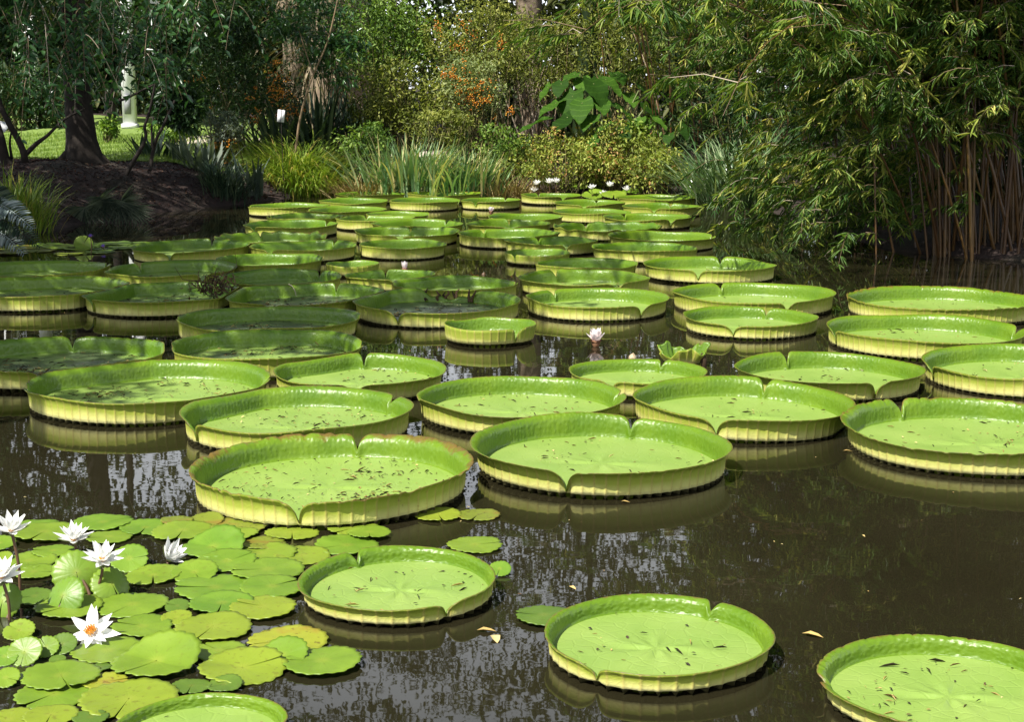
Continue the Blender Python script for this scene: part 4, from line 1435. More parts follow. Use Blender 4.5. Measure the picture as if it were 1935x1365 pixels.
def shrub(px, py, rx, ry, Y, leaf, L, w, clumps, per, name, label, berries=None, cr=.36, cat='shrub', droop=.2, stems=7, mat_stem='stem', depth=None, group=None):
    kk = ks(Y)
    Y, L = m_(Y), L * kk
    c = Q(px, py, Y)
    s = Y / F
    r = (rx * s, (depth or rx * .9) * s, ry * s)
    g = gz1(c[0], c[1])
    root = thing(name, (c[0], c[1], g), label, cat, group)
    mb = MB()
    cs = crown_leaves(mb, c, r, clumps, per, L, w, cr, droop, bottom=g + .03)
    rel(mb.build('foliage', MAT[leaf]), root)
    mb = MB()
    for q in cs[:: max(1, len(cs) // (stems * 4))]:
        b = np.array([c[0] + rng.normal() * r[0] * .25, c[1] + rng.normal() * r[1] * .25, gz1(c[0], c[1]) - .03])
        md = (b + q) / 2 + rng.normal(size=3) * min(r) * .12
        mb.tube([b, md, q], [.012 * kk, .008 * kk, .003 * kk], 5, rng.random())
    rel(mb.build('stems', MAT[mat_stem]), root)
    for bx, by, br, cnt in berries or ():
        bc = Q(bx, by, Y - r[1] * .75)
        mb = MB()
        for sub in range(max(3, cnt // 14)):
            cc = bc + rng.normal(size=3) * np.array([br, br * .8, br]) * s * .55
            pos = cc + rng.normal(size=(cnt // max(3, cnt // 14), 3)) * br * s * .22
            for q in pos:
                rb = (.007 + .006 * rng.random()) * kk
                mb.add(q + rb * np.array([[1, 0, 0], [-1, 0, 0], [0, 1, 0], [0, -1, 0], [0, 0, 1], [0, 0, -1]]),
                       [[0, 2, 4], [2, 1, 4], [1, 3, 4], [3, 0, 4], [2, 0, 5], [1, 2, 5], [3, 1, 5], [0, 3, 5]], rng.random())
        rel(mb.build('berry_bunch', MAT['orange']), root)
    return root


def clump_blades(px, py, halfpx, Y, n, L, wd_, mat, name, label, lean=(.05, .5), bend=(.2, 1.3), depth=.3, cat='grass clump', seg=6, zoff=0, tint=None, group=None):
    kk = ks(Y)
    Y, L, wd_, depth = m_(Y), L * kk, wd_ * kk, depth * kk
    c = Q(px, py, Y)
    s = Y / F
    g = gz1(c[0], Y)
    root = thing(name, (c[0], Y, g), label, cat, group)
    mb = MB()
    bx = c[0] + rng.normal(size=n) * halfpx * s * .42
    by = Y + rng.normal(size=n) * depth * .5
    bz = np.maximum(gz(bx, by), -.03) + zoff
    az = np.arctan2(by - Y + rng.normal(size=n) * .25, bx - c[0] + rng.normal(size=n) * halfpx * s * .4)
    LL = L * rng.uniform(.55, 1.1, n)
    blades(mb, np.stack([bx, by, bz], -1), az, rng.uniform(*lean, n), rng.uniform(*bend, n), LL, wd_ * rng.uniform(.6, 1.2, n), seg, tint=tint)
    rel(mb.build('leaves', MAT[mat]), root)
    return root


# shore grasses and strap-leaved plants
clump_blades(568, 352, 78, 17.95, 1700, .62, .012, 'tussock', 'grass_tussock', 'rounded yellow-green drooping grass tussock at the far bank', (.1, .8), (1.2, 2.3), .5)
clump_blades(422, 350, 45, 17.1, 420, .33, .012, 'dark_strap', 'grass_tussock', 'dark shaded grass tuft on the mulch bank beside the bright tussock', (.1, .6), (.5, 1.5), .3)
clump_blades(770, 340, 95, 18.5, 560, .78, .026, 'iris', 'iris_clump', 'tall pale blue-green strap-leaved clump, taller left half', (.02, .6), (.1, 1.3), .4)
clump_blades(880, 345, 75, 18.45, 480, .62, .024, 'iris', 'iris_clump', 'shorter darker green strap-leaved clump adjoining the tall pale one', (.02, .6), (.1, 1.3), .35)
clump_blades(690, 345, 60, 18.35, 420, .42, .012, 'straw', 'dry_grass', 'straw-coloured dry grass between tussock and strap-leaved clump', (.3, 1.1), (.3, 1.2), .3)
clump_blades(965, 352, 60, 18.4, 420, .40, .010, 'straw', 'dry_grass', 'straw-coloured dry grass at the right foot of the strap-leaved clump', (.4, 1.2), (.2, 1.0), .3)
clump_blades(1385, 330, 80, 17.0, 520, .95, .020, 'sword', 'sword_leaf_clump', 'fountain of long shiny arching leaves over the water by the bamboo', (.2, .8), (.6, 1.6), .5)
clump_blades(40, 410, 60, 14.9, 420, .55, .010, 'tussock', 'grass_tussock', 'grass tuft drooping over the water at the left edge', (.1, .7), (.5, 1.6), .3)
clump_blades(470, 340, 32, 17.3, 26, .46, .040, 'grey_leaf', 'agave_plant', 'grey-green spiky rosette between the dark tuft and bright tussock', (.05, .7), (.0, .5), .15, 'plant')
clump_blades(385, 318, 36, 17.5, 44, .42, .045, 'grey_leaf', 'agave_plant', 'grey-green spiky rosette on the mulch below the pale path', (.1, .9), (.0, .4), .15, 'plant')
clump_blades(345, 305, 30, 17.9, 30, .36, .045, 'grey_leaf', 'agave_plant', 'spiky rosette at the lawn edge under the leaning stems', (.1, .9), (.0, .4), .15, 'plant')
clump_blades(285, 300, 40, 18.0, 36, .33, .04, 'dark_strap', 'agave_plant', 'dark spiky rosette between the thick trunk and leaning stems', (.1, .9), (.0, .5), .15, 'plant')
clump_blades(600, 250, 50, 20.3, 140, 1.05, .042, 'dark_strap', 'strap_plant', 'tall dark strap-leaved plant behind the bright tussock', (.05, .7), (.1, 1.0), .35, 'plant')
clump_blades(690, 225, 50, 20.8, 150, 1.05, .040, 'dark_strap', 'strap_plant', 'tall grey-green strap-leaved plant below the pale shaggy trunks', (.05, .6), (.1, .8), .35, 'plant')
clump_blades(530, 262, 40, 20.0, 110, .85, .04, 'dark_strap', 'strap_plant', 'dark arching strap plant beneath the small white tag', (.1, .9), (.2, 1.2), .3, 'plant')
# fan palm seedling and silvery frond
c = Q(205, 393, 20.0)
rt = thing('fan_palm', (c[0], 20.0, .02), 'small fan palm drooping at the foot of the mulch bank', 'palm')
for k in range(5):
    cc = Q(205 + (k - 2) * 22, 375 + abs(k - 2) * 8, 19.9)
    mb = MB()
    a0 = rng.uniform(-.3, .3)
    n = 22
    a = a0 + np.linspace(-1.5, 1.5, n) - math.pi / 2 + math.pi * (k % 2 == 1) * .35
    dd = np.stack([np.cos(a), -.25 * np.ones(n), np.sin(a) * .8], -1)
    add_leaves(mb, np.repeat(cc[None], n, 0), dd, np.array([0, -1., .3]) + rdir(n) * .1, rng.uniform(.28, .40, n), .07, None, droop=.1)
    rel(mb.build('frond', MAT['grey_leaf']), rt)
    mb = MB()
    mb.tube(stemcurve((c[0], 20.0, .02), cc, .03), .008, 5)
    rel(mb.build('stalk', MAT['stem']), rt)
rt = thing('silver_cycad', (-6.0, 16.2, .1), 'silvery grey feathery frond plant at the left edge over the water', 'plant')
for k, (x0, y0, x1, y1) in enumerate([(-60, 385, 62, 432), (-60, 430, 45, 480), (-60, 400, 75, 468), (-70, 380, 30, 395), (-60, 440, 20, 470)]):
    mb = MB()
    a, b = Q(x0, y0, 16.3), Q(x1, y1, 15.7 + .1 * k)
    n = 34
    t = np.linspace(.05, 1, n)[:, None]
    sp_c = a + (b - a) * t + np.array([0, 0, .12]) * np.sin(math.pi * t)
    ax = norm((b - a)[None])[0]
    sd = norm(np.cross(ax, [0, -.6, .8])[None])[0]
    for sgn in (-1, 1):
        add_leaves(mb, sp_c, sd * sgn + ax * .6 + rng.normal(size=(n, 3)) * .08, np.array([0, -.6, .8]) + rdir(n) * .15, .18 * np.sin(math.pi * (t[:, 0] * .8 + .15)) + .02, .16)
    mb.tube(sp_c, .005, 5)
    rel(mb.build('frond', MAT['silver'] if k in (0, 1) else MAT['dark_strap']), rt)
# fern
FY = 24.6
c = Q(1165, 330, FY)
rt = root_at('fern', c[0], FY, 'yellow-green feathery fern at the far bank below the big leaves', 'fern')
mb = MB()
for k in range(26):
    a = rng.uniform(0, 6.28)
    L = rng.uniform(.42, .7)
    t = np.linspace(.1, 1, 18)[:, None]
    b = np.array([c[0] + rng.normal() * .15, FY + rng.normal() * .1, gz1(c[0], FY)])
    d = np.array([math.cos(a), math.sin(a), 0])
    spn = b + d * L * t * .8 + np.array([0, 0, 1]) * (L * 1.1 * t - L * .6 * t ** 2)
    sd = np.array([-d[1], d[0], 0])
    for sgn in (-1, 1):
        add_leaves(mb, spn, sd * sgn + d * .35 + rng.normal(size=(18, 3)) * .1, np.array([0, 0, 1.]) + rdir(18) * .1, .12 * (1.05 - t[:, 0]) + .01, .25)
rel(mb.build('fronds', MAT['fern']), rt)

# elephant ears
def ear(name, base, leaves, label, mat='ear_leaf'):
    rt = root_at(name, base[0], base[1], label, 'plant', 'big-leaved plants behind the far bank')
    g = gz1(base[0], base[1])
    for (px, py, Lpx, az, pitch, dY) in leaves:
        c = Q(px, py, base[1] + dY)
        L = Lpx * base[1] / F * .72
        nu, nv = 41, 13
        u = np.linspace(0, 1, nu)
        v = np.linspace(-1, 1, nv)
        wid = .36 * L * np.sin(np.clip(u * .93 + .07, 0, 1) ** .75 * math.pi) ** .85 * (1 + .0 * u) + .002
        U, Vv = np.meshgrid(u, v, indexing='ij')
        Y = (U - .2) * L - .13 * L * np.abs(Vv) ** 1.5 * (1 - U) ** 3
        X = Vv * wid[:, None]
        Z = -.18 * L * U ** 2 + .10 * np.abs(X) + .035 * L * np.sin(U * 11 + np.sign(Vv) * 1.3 + az * 3) * np.abs(Vv) ** 2 + .011 * L * np.sin(34 * U - 16 * np.abs(Vv))
        M = np.array(Matrix.Rotation(az, 3, 'Z') @ Matrix.Rotation(pitch, 3, 'X'))
        V = np.stack([X, Y, Z], -1).reshape(-1, 3) @ M.T + c
        a, b = np.meshgrid(np.arange(nu - 1), np.arange(nv - 1), indexing='ij')
        Fq = np.stack([a * nv + b, (a + 1) * nv + b, (a + 1) * nv + b + 1, a * nv + b + 1], -1).reshape(-1, 4)
        o = rel(mk('big_leaf', V, Fq, MAT[mat], None, tint=np.clip(rng.random() * .8 + .3 * (np.abs(((Vv * 6 + U * 5) % 1) - .5) < .06), 0, 1).ravel()), rt)
        mb = MB()
        b0 = np.array([base[0] + rng.normal() * .1, base[1] + rng.normal() * .08, g])
        mb.tube([b0, (b0 + c) / 2 + [0, 0, .12], c + [0, 0, .005]], [.026, .02, .012], 6)
        rel(mb.build('stalk', MAT['sepal']), rt)


c = Q(1120, 250, 25.8)
ear('elephant_ear', (c[0], 25.8), [(1022, 228, 92, 1.75, -.30, -.5), (1072, 222, 88, 2.25, -.55, -.4), (1082, 182, 92, 2.6, -.85, -.1), (1122, 158, 96, 3.7, -.75, -.2), (1035, 165, 56, 2.0, -.8, .2),
                                   (1060, 158, 60, 2.8, -.6, .1), (1135, 190, 70, 3.3, -.5, -.3), (1165, 200, 72, 4.3, -.5, -.1), (1100, 150, 66, 3.0, -.45, .3), (1222, 200, 76, 4.0, -.6, .2), (1190, 180, 60, 3.4, -.5, .3), (1050, 195, 78, 2.1, -.4, -.1), (1100, 195, 84, 2.9, -.65, -.5),
                                   (1145, 150, 80, 4.0, -.5, .1), (1118, 222, 70, 2.6, -.4, -.5), (1085, 140, 60, 2.4, -.3, .3), (1210, 165, 60, 4.4, -.7, .2), (1165, 140, 66, 3.5, -.35, .4)],
    'large dark green heart-leaved plant standing behind the far bank')
c = Q(1235, 275, 25.2)
ear('elephant_ear', (c[0], 25.2), [(1152, 234, 60, 1.85, -.35, -.3), (1125, 262, 54, 2.3, -.7, -.3), (1180, 245, 55, 3.2, -.6, -.2), (1240, 225, 52, 4.1, -.5, 0), (1290, 240, 50, 3.6, -.8, -.1), (1265, 255, 44, 2.7, -.6, -.1), (1210, 225, 48, 2.6, -.5, .1)],
    'smaller bright green heart-leaved plant in sun near the bamboo')

# shrubs of the far bank
BANK = 'shrubs along the far bank'
shrub(690, 275, 55, 48, 18.9, 'mid_leaf', .05, .45, 34, 42, 'leafy_shrub', 'loose light green shrub between the tussock and tall dark straps', group=BANK)
shrub(840, 240, 75, 38, 19.1, 'olive_leaf', .045, .4, 40, 50, 'leafy_shrub', 'yellow-green low shrub behind the strap-leaved clump', group=BANK)
shrub(955, 275, 62, 42, 19.0, 'mid_leaf', .05, .45, 36, 46, 'leafy_shrub', 'fresh green bush beside the strap-leaved clump', group=BANK)
shrub(1050, 300, 95, 50, 18.8, 'herb_leaf', .04, .4, 110, 60, 'leafy_shrub', 'fine-leaved yellowish herb bush behind the tight pair of white blossoms', group=BANK)
shrub(1165, 290, 85, 62, 18.85, 'herb_leaf', .045, .4, 100, 56, 'leafy_shrub', 'yellowish herb bush with red-brown tips above the far blossoms', group=BANK)
shrub(1240, 315, 65, 45, 18.3, 'herb_leaf', .045, .5, 60, 46, 'leafy_shrub', 'low reddish-tinged creeping bush at the water by the bamboo', group=BANK)
shrub(1210, 265, 45, 45, 19.0, 'bright_leaf', .06, .5, 20, 40, 'leafy_shrub', 'bright green leafy bush among the heart-leaved plants', group=BANK)
shrub(765, 185, 95, 80, 20.0, 'olive_leaf', .055, .4, 70, 60, 'leafy_shrub', 'tall olive shrub behind the strap-leaved clump', group=BANK)
shrub(735, 70, 100, 90, 21.4, 'mid_leaf', .06, .4, 70, 60, 'leafy_shrub', 'tall green shrub in the middle with a pink blossom', group=BANK)
shrub(905, 70, 110, 80, 20.9, 'olive_leaf', .05, .4, 80, 60, 'leafy_shrub', 'tall yellowish shrub rising behind the firethorn', group=BANK,
      berries=[(880, 75, 25, 60), (940, 65, 20, 40), (855, 55, 22, 40), (820, 45, 14, 26)])
shrub(890, 160, 62, 62, 19.7, 'pale_leaf', .04, .4, 60, 70, 'firethorn_shrub', 'sunlit firethorn with dense bunches of orange berries', group='orange-berried firethorns',
      berries=[(905, 185, 30, 120), (862, 120, 26, 70), (850, 138, 16, 50), (925, 190, 14, 60), (880, 150, 50, 60), (895, 170, 25, 90), (962, 205, 12, 24), (868, 175, 14, 36)])
shrub(445, 165, 120, 85, 20.4, 'dark_leaf', .05, .35, 90, 70, 'firethorn_shrub', 'dark shaded firethorn with scattered orange berries above the grey spiky rosettes', group='orange-berried firethorns',
      berries=[(375, 160, 22, 70), (520, 150, 22, 110), (530, 190, 26, 160), (485, 215, 18, 60), (390, 205, 10, 20), (520, 120, 12, 40), (480, 180, 14, 30), (430, 270, 12, 40)])
shrub(415, 240, 48, 34, 17.9, 'grey_leaf', .035, .35, 40, 50, 'grey_shrub', 'grey-green fine-leaved shrub above the pale path', group=BANK)
shrub(430, 285, 30, 28, 17.9, 'olive_leaf', .035, .4, 14, 36, 'leafy_shrub', 'small olive shrub with a few orange berries by the dark tuft', group=BANK, berries=[(430, 285, 20, 50)])
shrub(330, 245, 60, 22, 21.5, 'bright_leaf', .06, .4, 24, 36, 'leafy_shrub', 'sunny bright shrub on the lawn behind the leaning stems', group=BANK)
shrub(205, 240, 25, 18, 22.0, 'bright_leaf', .06, .4, 14, 30, 'leafy_shrub', 'small bright shrub beside the white post', group=BANK)
shrub(90, 190, 90, 60, 26.5, 'dark_leaf', .08, .4, 40, 50, 'leafy_shrub', 'dark shrub mass behind the lawn left of the thick trunk', group=BANK)
shrub(20, 170, 70, 70, 26.0, 'dark_leaf', .08, .4, 36, 50, 'leafy_shrub', 'dark shrub beyond the crooked stems at the left edge', group=BANK)
shrub(1010, 110, 95, 90, 22.4, 'olive_leaf', .05, .35, 80, 70, 'twiggy_shrub', 'dry twiggy brownish shrub behind the heart-leaved plant', group=BANK, stems=10, mat_stem='twig')
shrub(1180, 90, 120, 90, 22.0, 'olive_leaf', .055, .35, 70, 50, 'leafy_shrub', 'loose olive shrub behind the leaning bamboo canes', group=BANK)
shrub(620, 60, 100, 90, 22.0, 'dark_leaf', .06, .35, 60, 46, 'leafy_shrub', 'dark loose shrub in front of the pale shaggy trunks', group=BANK)
shrub(1700, 330, 150, 115, 15.7, 'dark_leaf', .07, .3, 80, 50, 'leafy_shrub', 'dark shrub behind the crowded bamboo canes', group=BANK)
shrub(1900, 330, 130, 115, 15.4, 'dark_leaf', .07, .3, 70, 50, 'leafy_shrub', 'dark shrub behind the canes at the right edge', group=BANK)
shrub(1420, 240, 150, 110, 19.6, 'dark_leaf', .07, .3, 80, 50, 'leafy_shrub', 'dark shrub behind the fountain of arching leaves', group=BANK)


# ------------------------------------------------------------------ trees
def limb(mb, p0, p1, r0, r1, bend=.15, n=7, sides=8, tint=.5):
    p0, p1 = np.asarray(p0, float), np.asarray(p1, float)
    L = np.linalg.norm(p1 - p0)
    t = np.linspace(0, 1, n)[:, None]
    off = rng.normal(size=3) * L * bend
    pts = p0 + (p1 - p0) * t + off * np.sin(math.pi * t) + rng.normal(size=(n, 3)) * L * .012
    pts[0], pts[-1] = p0, p1
    mb.tube(pts, np.linspace(r0, r1, n), sides, tint)
    return pts


def tree(name, x, y, label, trunk_pts, trunk_r, crowns, leaf, L, w, bark='bark', per=60, limbs=True, group=None, droop=.3, cat='tree'):
    """crowns: (centre, radii, clumps)"""
    g = gz1(x, y)
    rt = thing(name, (x, y, g), label, cat, group)
    mb = MB()
    for tp, tr in zip(trunk_pts, trunk_r):
        mb.tube(tp, tr, 14)
    top = np.asarray(trunk_pts[0][-1], float)
    cmb = MB()
    for c, r, k in crowns:
        c = np.asarray(c, float)
        cs = crown_leaves(cmb, c, r, k, per, L, w, .30, droop)
        if limbs:
            mid = top + (c - top) * .75
            limb(mb, top + [0, 0, -.3], mid, trunk_r[0][-1] * .8, .035)
            for q in cs[:: max(1, len(cs) // 8)]:
                limb(mb, mid, q, .03, .006, .12, 5, 5)
    rel(mb.build('trunk', MAT[bark]), rt)
    rel(cmb.build('crown', MAT[leaf]), rt)
    return rt


# thick-trunked tree on the mound
tx, ty = Q(155, 288, 23.1)[0], 23.1
g = gz1(tx, ty)
tp = [(tx + .03, ty, g - .1), (tx + .02, ty, g + .06), (tx, ty, g + .3), (tx - .02, ty, g + .8), (tx - .03, ty, g + 1.6), (tx - .05, ty + .1, g + 3.0), (tx, ty + .2, 5.2)]
tr = [.36, .28, .23, .20, .185, .17, .14]
roots = []
rr_ = []
for a in (-2.7, .1):
    roots.append([(tx, ty, g + .22), (tx + .2 * math.cos(a), ty + .2 * math.sin(a), g + .08), (tx + .4 * math.cos(a), ty + .4 * math.sin(a), g - .04)])
    rr_.append([.13, .09, .02])
tree('oak_tree', tx, ty, 'thick dark-trunked tree on the mulch mound in front of the lawn', [tp] + roots, [tr] + rr_,
     [((tx - .5, ty + 1.0, 6.2), (2.4, 2.1, 1.6), 70), ((tx - .3, ty + 1.2, 7.9), (2.6, 2.3, 1.5), 56), ((tx - 1.6, ty + .4, 3.7), (1.3, 1.0, .9), 30)], 'dark_leaf', .13, .45)

# crooked stems at the left edge and the leaning stems, drawn at their own depth
def pxtree(name, label, Y, stems, crowns, leaf, L, w, per=50, cat='tree', bark='bark', group=None):
    b = stems[0][0][0]
    c0 = Q(b[0], b[1], Y)
    rt = thing(name, (c0[0], Y, gz1(c0[0], Y)), label, cat, group)
    mb = MB()
    for pts, w0, w1 in stems:
        p = np.array([Q(x, y, Y + rng.normal() * .05) for x, y in pts])
        t = np.linspace(0, len(p) - 1, len(p) * 4)
        pp = np.stack([np.interp(t, np.arange(len(p)), p[:, k]) for k in range(3)], -1)
        for _ in range(2):
            pp[1:-1] = (pp[:-2] + pp[1:-1] * 2 + pp[2:]) / 4
        mb.tube(pp, np.linspace(w0, w1, len(pp)) / 2 * Y / F, 8)
    rel(mb.build('trunk', MAT[bark]), rt)
    cm = MB()
    for (x, y, rx, ry, dY, k) in crowns:
        c = Q(x, y, Y + dY)
        crown_leaves(cm, c, (rx * Y / F, rx * .8 * Y / F, ry * Y / F), k, per, L, w, .34, .3)
    rel(cm.build('crown', MAT[leaf]), rt)
    return rt


pxtree('crooked_tree', 'crooked multi-stemmed small tree at the left edge of the bank', 22.3,
       [([(22, 318), (8, 300), (2, 265), (-10, 225), (-30, 150), (-40, 60)], 22, 10), ([(48, 312), (46, 292), (38, 270), (18, 235), (0, 200), (-20, 120), (-15, 20)], 14, 8),
        ([(50, 290), (70, 270), (88, 258), (120, 225), (160, 205)], 10, 3), ([(22, 300), (18, 270), (22, 245)], 6, 3)],
       [(-30, 20, 90, 90, .3, 26), (60, 60, 80, 60, .6, 16), (-60, -150, 160, 120, 0, 40)], 'dark_leaf', .12, .4)
pxtree('leaning_tree', 'small tree with dark leaning forked stems in front of the lawn', 21.4,
       [([(238, 330), (252, 305), (270, 275), (277, 255), (272, 240), (282, 215), (295, 150)], 9, 4), ([(283, 322), (288, 290), (296, 260), (310, 235), (330, 190)], 8, 4), ([(288, 280), (286, 245), (290, 220)], 5, 3),
        ([(200, 195), (235, 188), (265, 172), (290, 160)], 6, 3)],
       [(200, 130, 40, 40, .5, 16), (320, 170, 60, 70, .5, 34), (350, 215, 50, 40, .4, 20), (270, 60, 120, 70, .8, 50), (420, 60, 130, 80, 6.5, 60)], 'dark_leaf', .10, .4, per=56)
pxtree('slender_tree', 'slender young tree with bare reddish stem behind the bright tussock', 25.6,
       [([(557, 300), (565, 230), (578, 180), (592, 140), (620, 80), (640, -10)], 5, 2.5), ([(592, 140), (575, 90), (560, 40)], 2.5, 1.5)],
       [(640, 110, 60, 60, .3, 18), (590, 60, 70, 60, .4, 18), (545, 20, 70, 50, .2, 20)], 'oak_leaf', .10, .4, per=36, bark='twig')

# the tree overhanging the pond: its big leaves hang into the picture and its boughs shade the pads
ox, oy = -10.0, 14.2
g = gz1(ox, oy)
tp = [(ox, oy, g - .2), (ox + .05, oy, g + .3), (ox + .2, oy - .1, 2.0), (ox + .5, oy - .3, 4.2)]
tree('overhanging_tree', ox, oy, 'broad tree reaching over the pond, its glossy leaves hanging in at the upper left', [tp], [[.42, .34, .28, .24]],
     [((-4.1, 12.6, 2.85), (1.3, .8, .5), 46), ((-6.0, 12.8, 3.6), (1.4, 1.2, 1.0), 30), ((-9.4, 13.4, 6.8), (1.9, 1.7, 1.2), 44)],
     'oak_leaf', .095, .42, per=62, droop=.45)
# boughs of that tree that reach over the pond; each shades the spot it stands up-sun of
ot = bpy.data.objects['overhanging_tree']
mb, lb = MB(), MB()
SHADE = [(-60, 460, 440, 610, 37), (400, 700, 425, 600, 24), (300, 700, 560, 650, 14), (640, 1000, 510, 600, 14), (860, 1330, 405, 480, 18), (640, 900, 425, 480, 7), (980, 1240, 480, 530, 6),
         (-150, 330, 620, 740, 12), (-20, 440, 352, 430, 125), (460, 640, 375, 430, 5), (-300, 0, 400, 700, 14)]
for x0, x1, y0, y1, cnt in SHADE:
    for _ in range(cnt):
        t_ = P(rng.uniform(x0, x1), rng.uniform(y0, y1), .12)
        zc = rng.uniform(4.6, 7.4)
        c_ = t_ + np.array(SD) * (zc - .12) / SD.z
        rr = rng.uniform(.28, .52)
        clump_leaves(mb, c_, (rr * 1.3, rr * 1.1, rr * .6), int(105 * rr / .4), .12, .5, .3, tint0=rng.random())
        lb.tube(stemcurve((-9.5, 13.9 + rng.normal() * .1, 4.1), c_, .2, 5), [.05, .035, .022, .014, .006], 5, .3)
rel(mb.build('bough_leaves', MAT['oak_leaf']), ot)
rel(lb.build('boughs', MAT['bark']), ot)
# hanging sprays of that tree inside the frame: one part more
ot = bpy.data.objects['overhanging_tree']
mb = MB()
tw = MB()
for (x, y, k) in [(60, 50, 3), (150, 110, 4), (215, 60, 4), (280, 60, 4), (110, 170, 3), (300, 150, 3), (40, 130, 3), (90, 20, 3), (180, 20, 4), (330, 30, 3), (130, 60, 3), (245, 130, 3), (20, 20, 3), (385, 20, 3), (70, 95, 2)]:
    for _ in range(k * 3):
        Yd = 12.3 + rng.normal() * .5
        p0 = Q(x + rng.normal() * 28, y + rng.normal() * 25 - 40, Yd)
        L = rng.uniform(.25, .5)
        az = rng.uniform(0, 6.28)
        t = np.linspace(0, 1, 12)[:, None]
        pts = p0 + np.array([math.cos(az), math.sin(az) * .6, 0]) * L * .5 * t - np.array([0, 0, 1]) * L * .9 * t ** 1.5
        tw.tube(pts, np.linspace(.004, .0015, 12), 4, rng.random())
        sd = np.array([-math.sin(az), math.cos(az), 0])
        sg = np.where(np.arange(12) % 2, 1, -1)[:, None]
        add_leaves(mb, pts, sd * sg + rng.normal(size=(12, 3)) * .35 - [0, 0, .55], np.array([0, -.3, 1.]) + rdir(12) * .5, rng.uniform(.06, .10, 12), .42)
rel(mb.build('hanging_leaves', MAT['oak_leaf']), ot)
rel(tw.build('hanging_twigs', MAT['twig']), ot)

# pale shaggy trunks in the middle distance
for k, (x, Y, w_, lab) in enumerate([(615, 24.5, .24, 'pale shaggy-barked trunk with dry hanging fronds, left of a pair'), (668, 25.5, .30, 'pale shaggy-barked trunk with dry hanging fronds, right of a pair'),
                                     (560, 26.5, .22, 'thin pale trunk half hidden behind the slender young tree'), (1000, 27.0, .26, 'brownish trunk behind the dry twiggy shrub'),
                                     (212, 23.0, .07, 'dark narrow trunk next to the white post'), (-30, 26, .12, 'dark trunk at the left edge behind the lawn')]):
    Y, w_ = m_(Y), w_ * 1.45
    c = Q(x, 200, Y)
    g = gz1(c[0], Y)
    pts = [(c[0] + rng.normal() * .03, Y, g - .1 + 7.5 * t) for t in np.linspace(0, 1, 9)]
    rt = tree('background_tree', c[0], Y, lab, [pts], [np.linspace(w_, w_ * .6, 9)], [((c[0] + .3, Y, 9.0), (2.4, 2.0, 1.9), 36)], 'wood_leaf', .17, .4, bark='tan_bark' if k < 4 else 'bark', per=42, group='trees standing behind the bank shrubs')
    if k < 3:
        mb = MB()
        n = 150
        a = rng.uniform(0, 6.28, n)
        z = rng.uniform(.9, 6.0, n)
        blades(mb, np.stack([c[0] + w_ * np.cos(a), Y + w_ * np.sin(a), z], -1), a, np.full(n, 1.9), rng.uniform(.5, 1.0, n), rng.uniform(.7, 1.5, n), rng.uniform(.03, .07, n), 4)
        rel(mb.build('dry_fronds', MAT['dry_frond']), rt)

# the wood behind, one mass
mb = MB()
for _ in range(680):
    x, y = rng.uniform(-24, 24), rng.uniform(33, 47)
    z = rng.uniform(.6, 4.6) if rng.random() < .40 else rng.uniform(4, 20)
    if x < -5.5 and y < 45:
        continue
    if (-5.5 < x < 2.2 and z > 9.5 or -14 < x < -7 and z > 8) and rng.random() < .62:
        continue
    r = rng.uniform(.9, 1.8)
    clump_leaves(mb, (x, y, z), (r, r * .8, r * .75), 230 if z < 6 else 150, .23, .42, .3, tint0=rng.random())
for _ in range(330):
    x, y = rng.uniform(-9, 3.5), rng.uniform(34, 40)
    z = rng.uniform(8, 19)
    r = rng.uniform(.35, .95)
    clump_leaves(mb, (x, y, z), (r * 1.3, r, r * .6), int(110 * r), .15, .4, .3, tint0=rng.random())
for x, y, k in ((500, 50, 16), (505, 110, 8), (225, 40, 8), (440, 20, 6)):
    for _ in range(k):
        clump_leaves(mb, Q(x + rng.normal() * 25, y + rng.normal() * 35, 46), (1.0, .9, .9), 150, .22, .42, .3, tint0=rng.random())
for _ in range(90):
    x, y = rng.uniform(-22, 22), rng.uniform(34, 46)
    if x < -5.5:
        y += 11
    hh = rng.uniform(7, 11)
    mb.tube([(x, y, .2), (x + rng.normal() * .2, y, hh * .5), (x + rng.normal() * .5, y, hh)], [.2, .16, .06], 6, 0)
for _ in range(330):
    z = rng.uniform(.6, 6) if rng.random() < .75 else rng.uniform(4, 20)
    clump_leaves(mb, (rng.uniform(-24, -5), rng.uniform(45, 52), z), (1.7, 1.4, 1.3), 200, .27, .42, .3, tint0=rng.random())
for _ in range(220):
    x, y = rng.uniform(-50, 50), rng.uniform(52, 78)
    clump_leaves(mb, (x, y, rng.uniform(.8, 9)), (2.6, 2.2, 2.0), 170, .42, .5, .2, tint0=rng.random())
tag(mb.build('woodland', MAT['wood_leaf']), 'dense shady wood filling the view behind the garden shrubs', 'wood', kind='stuff')


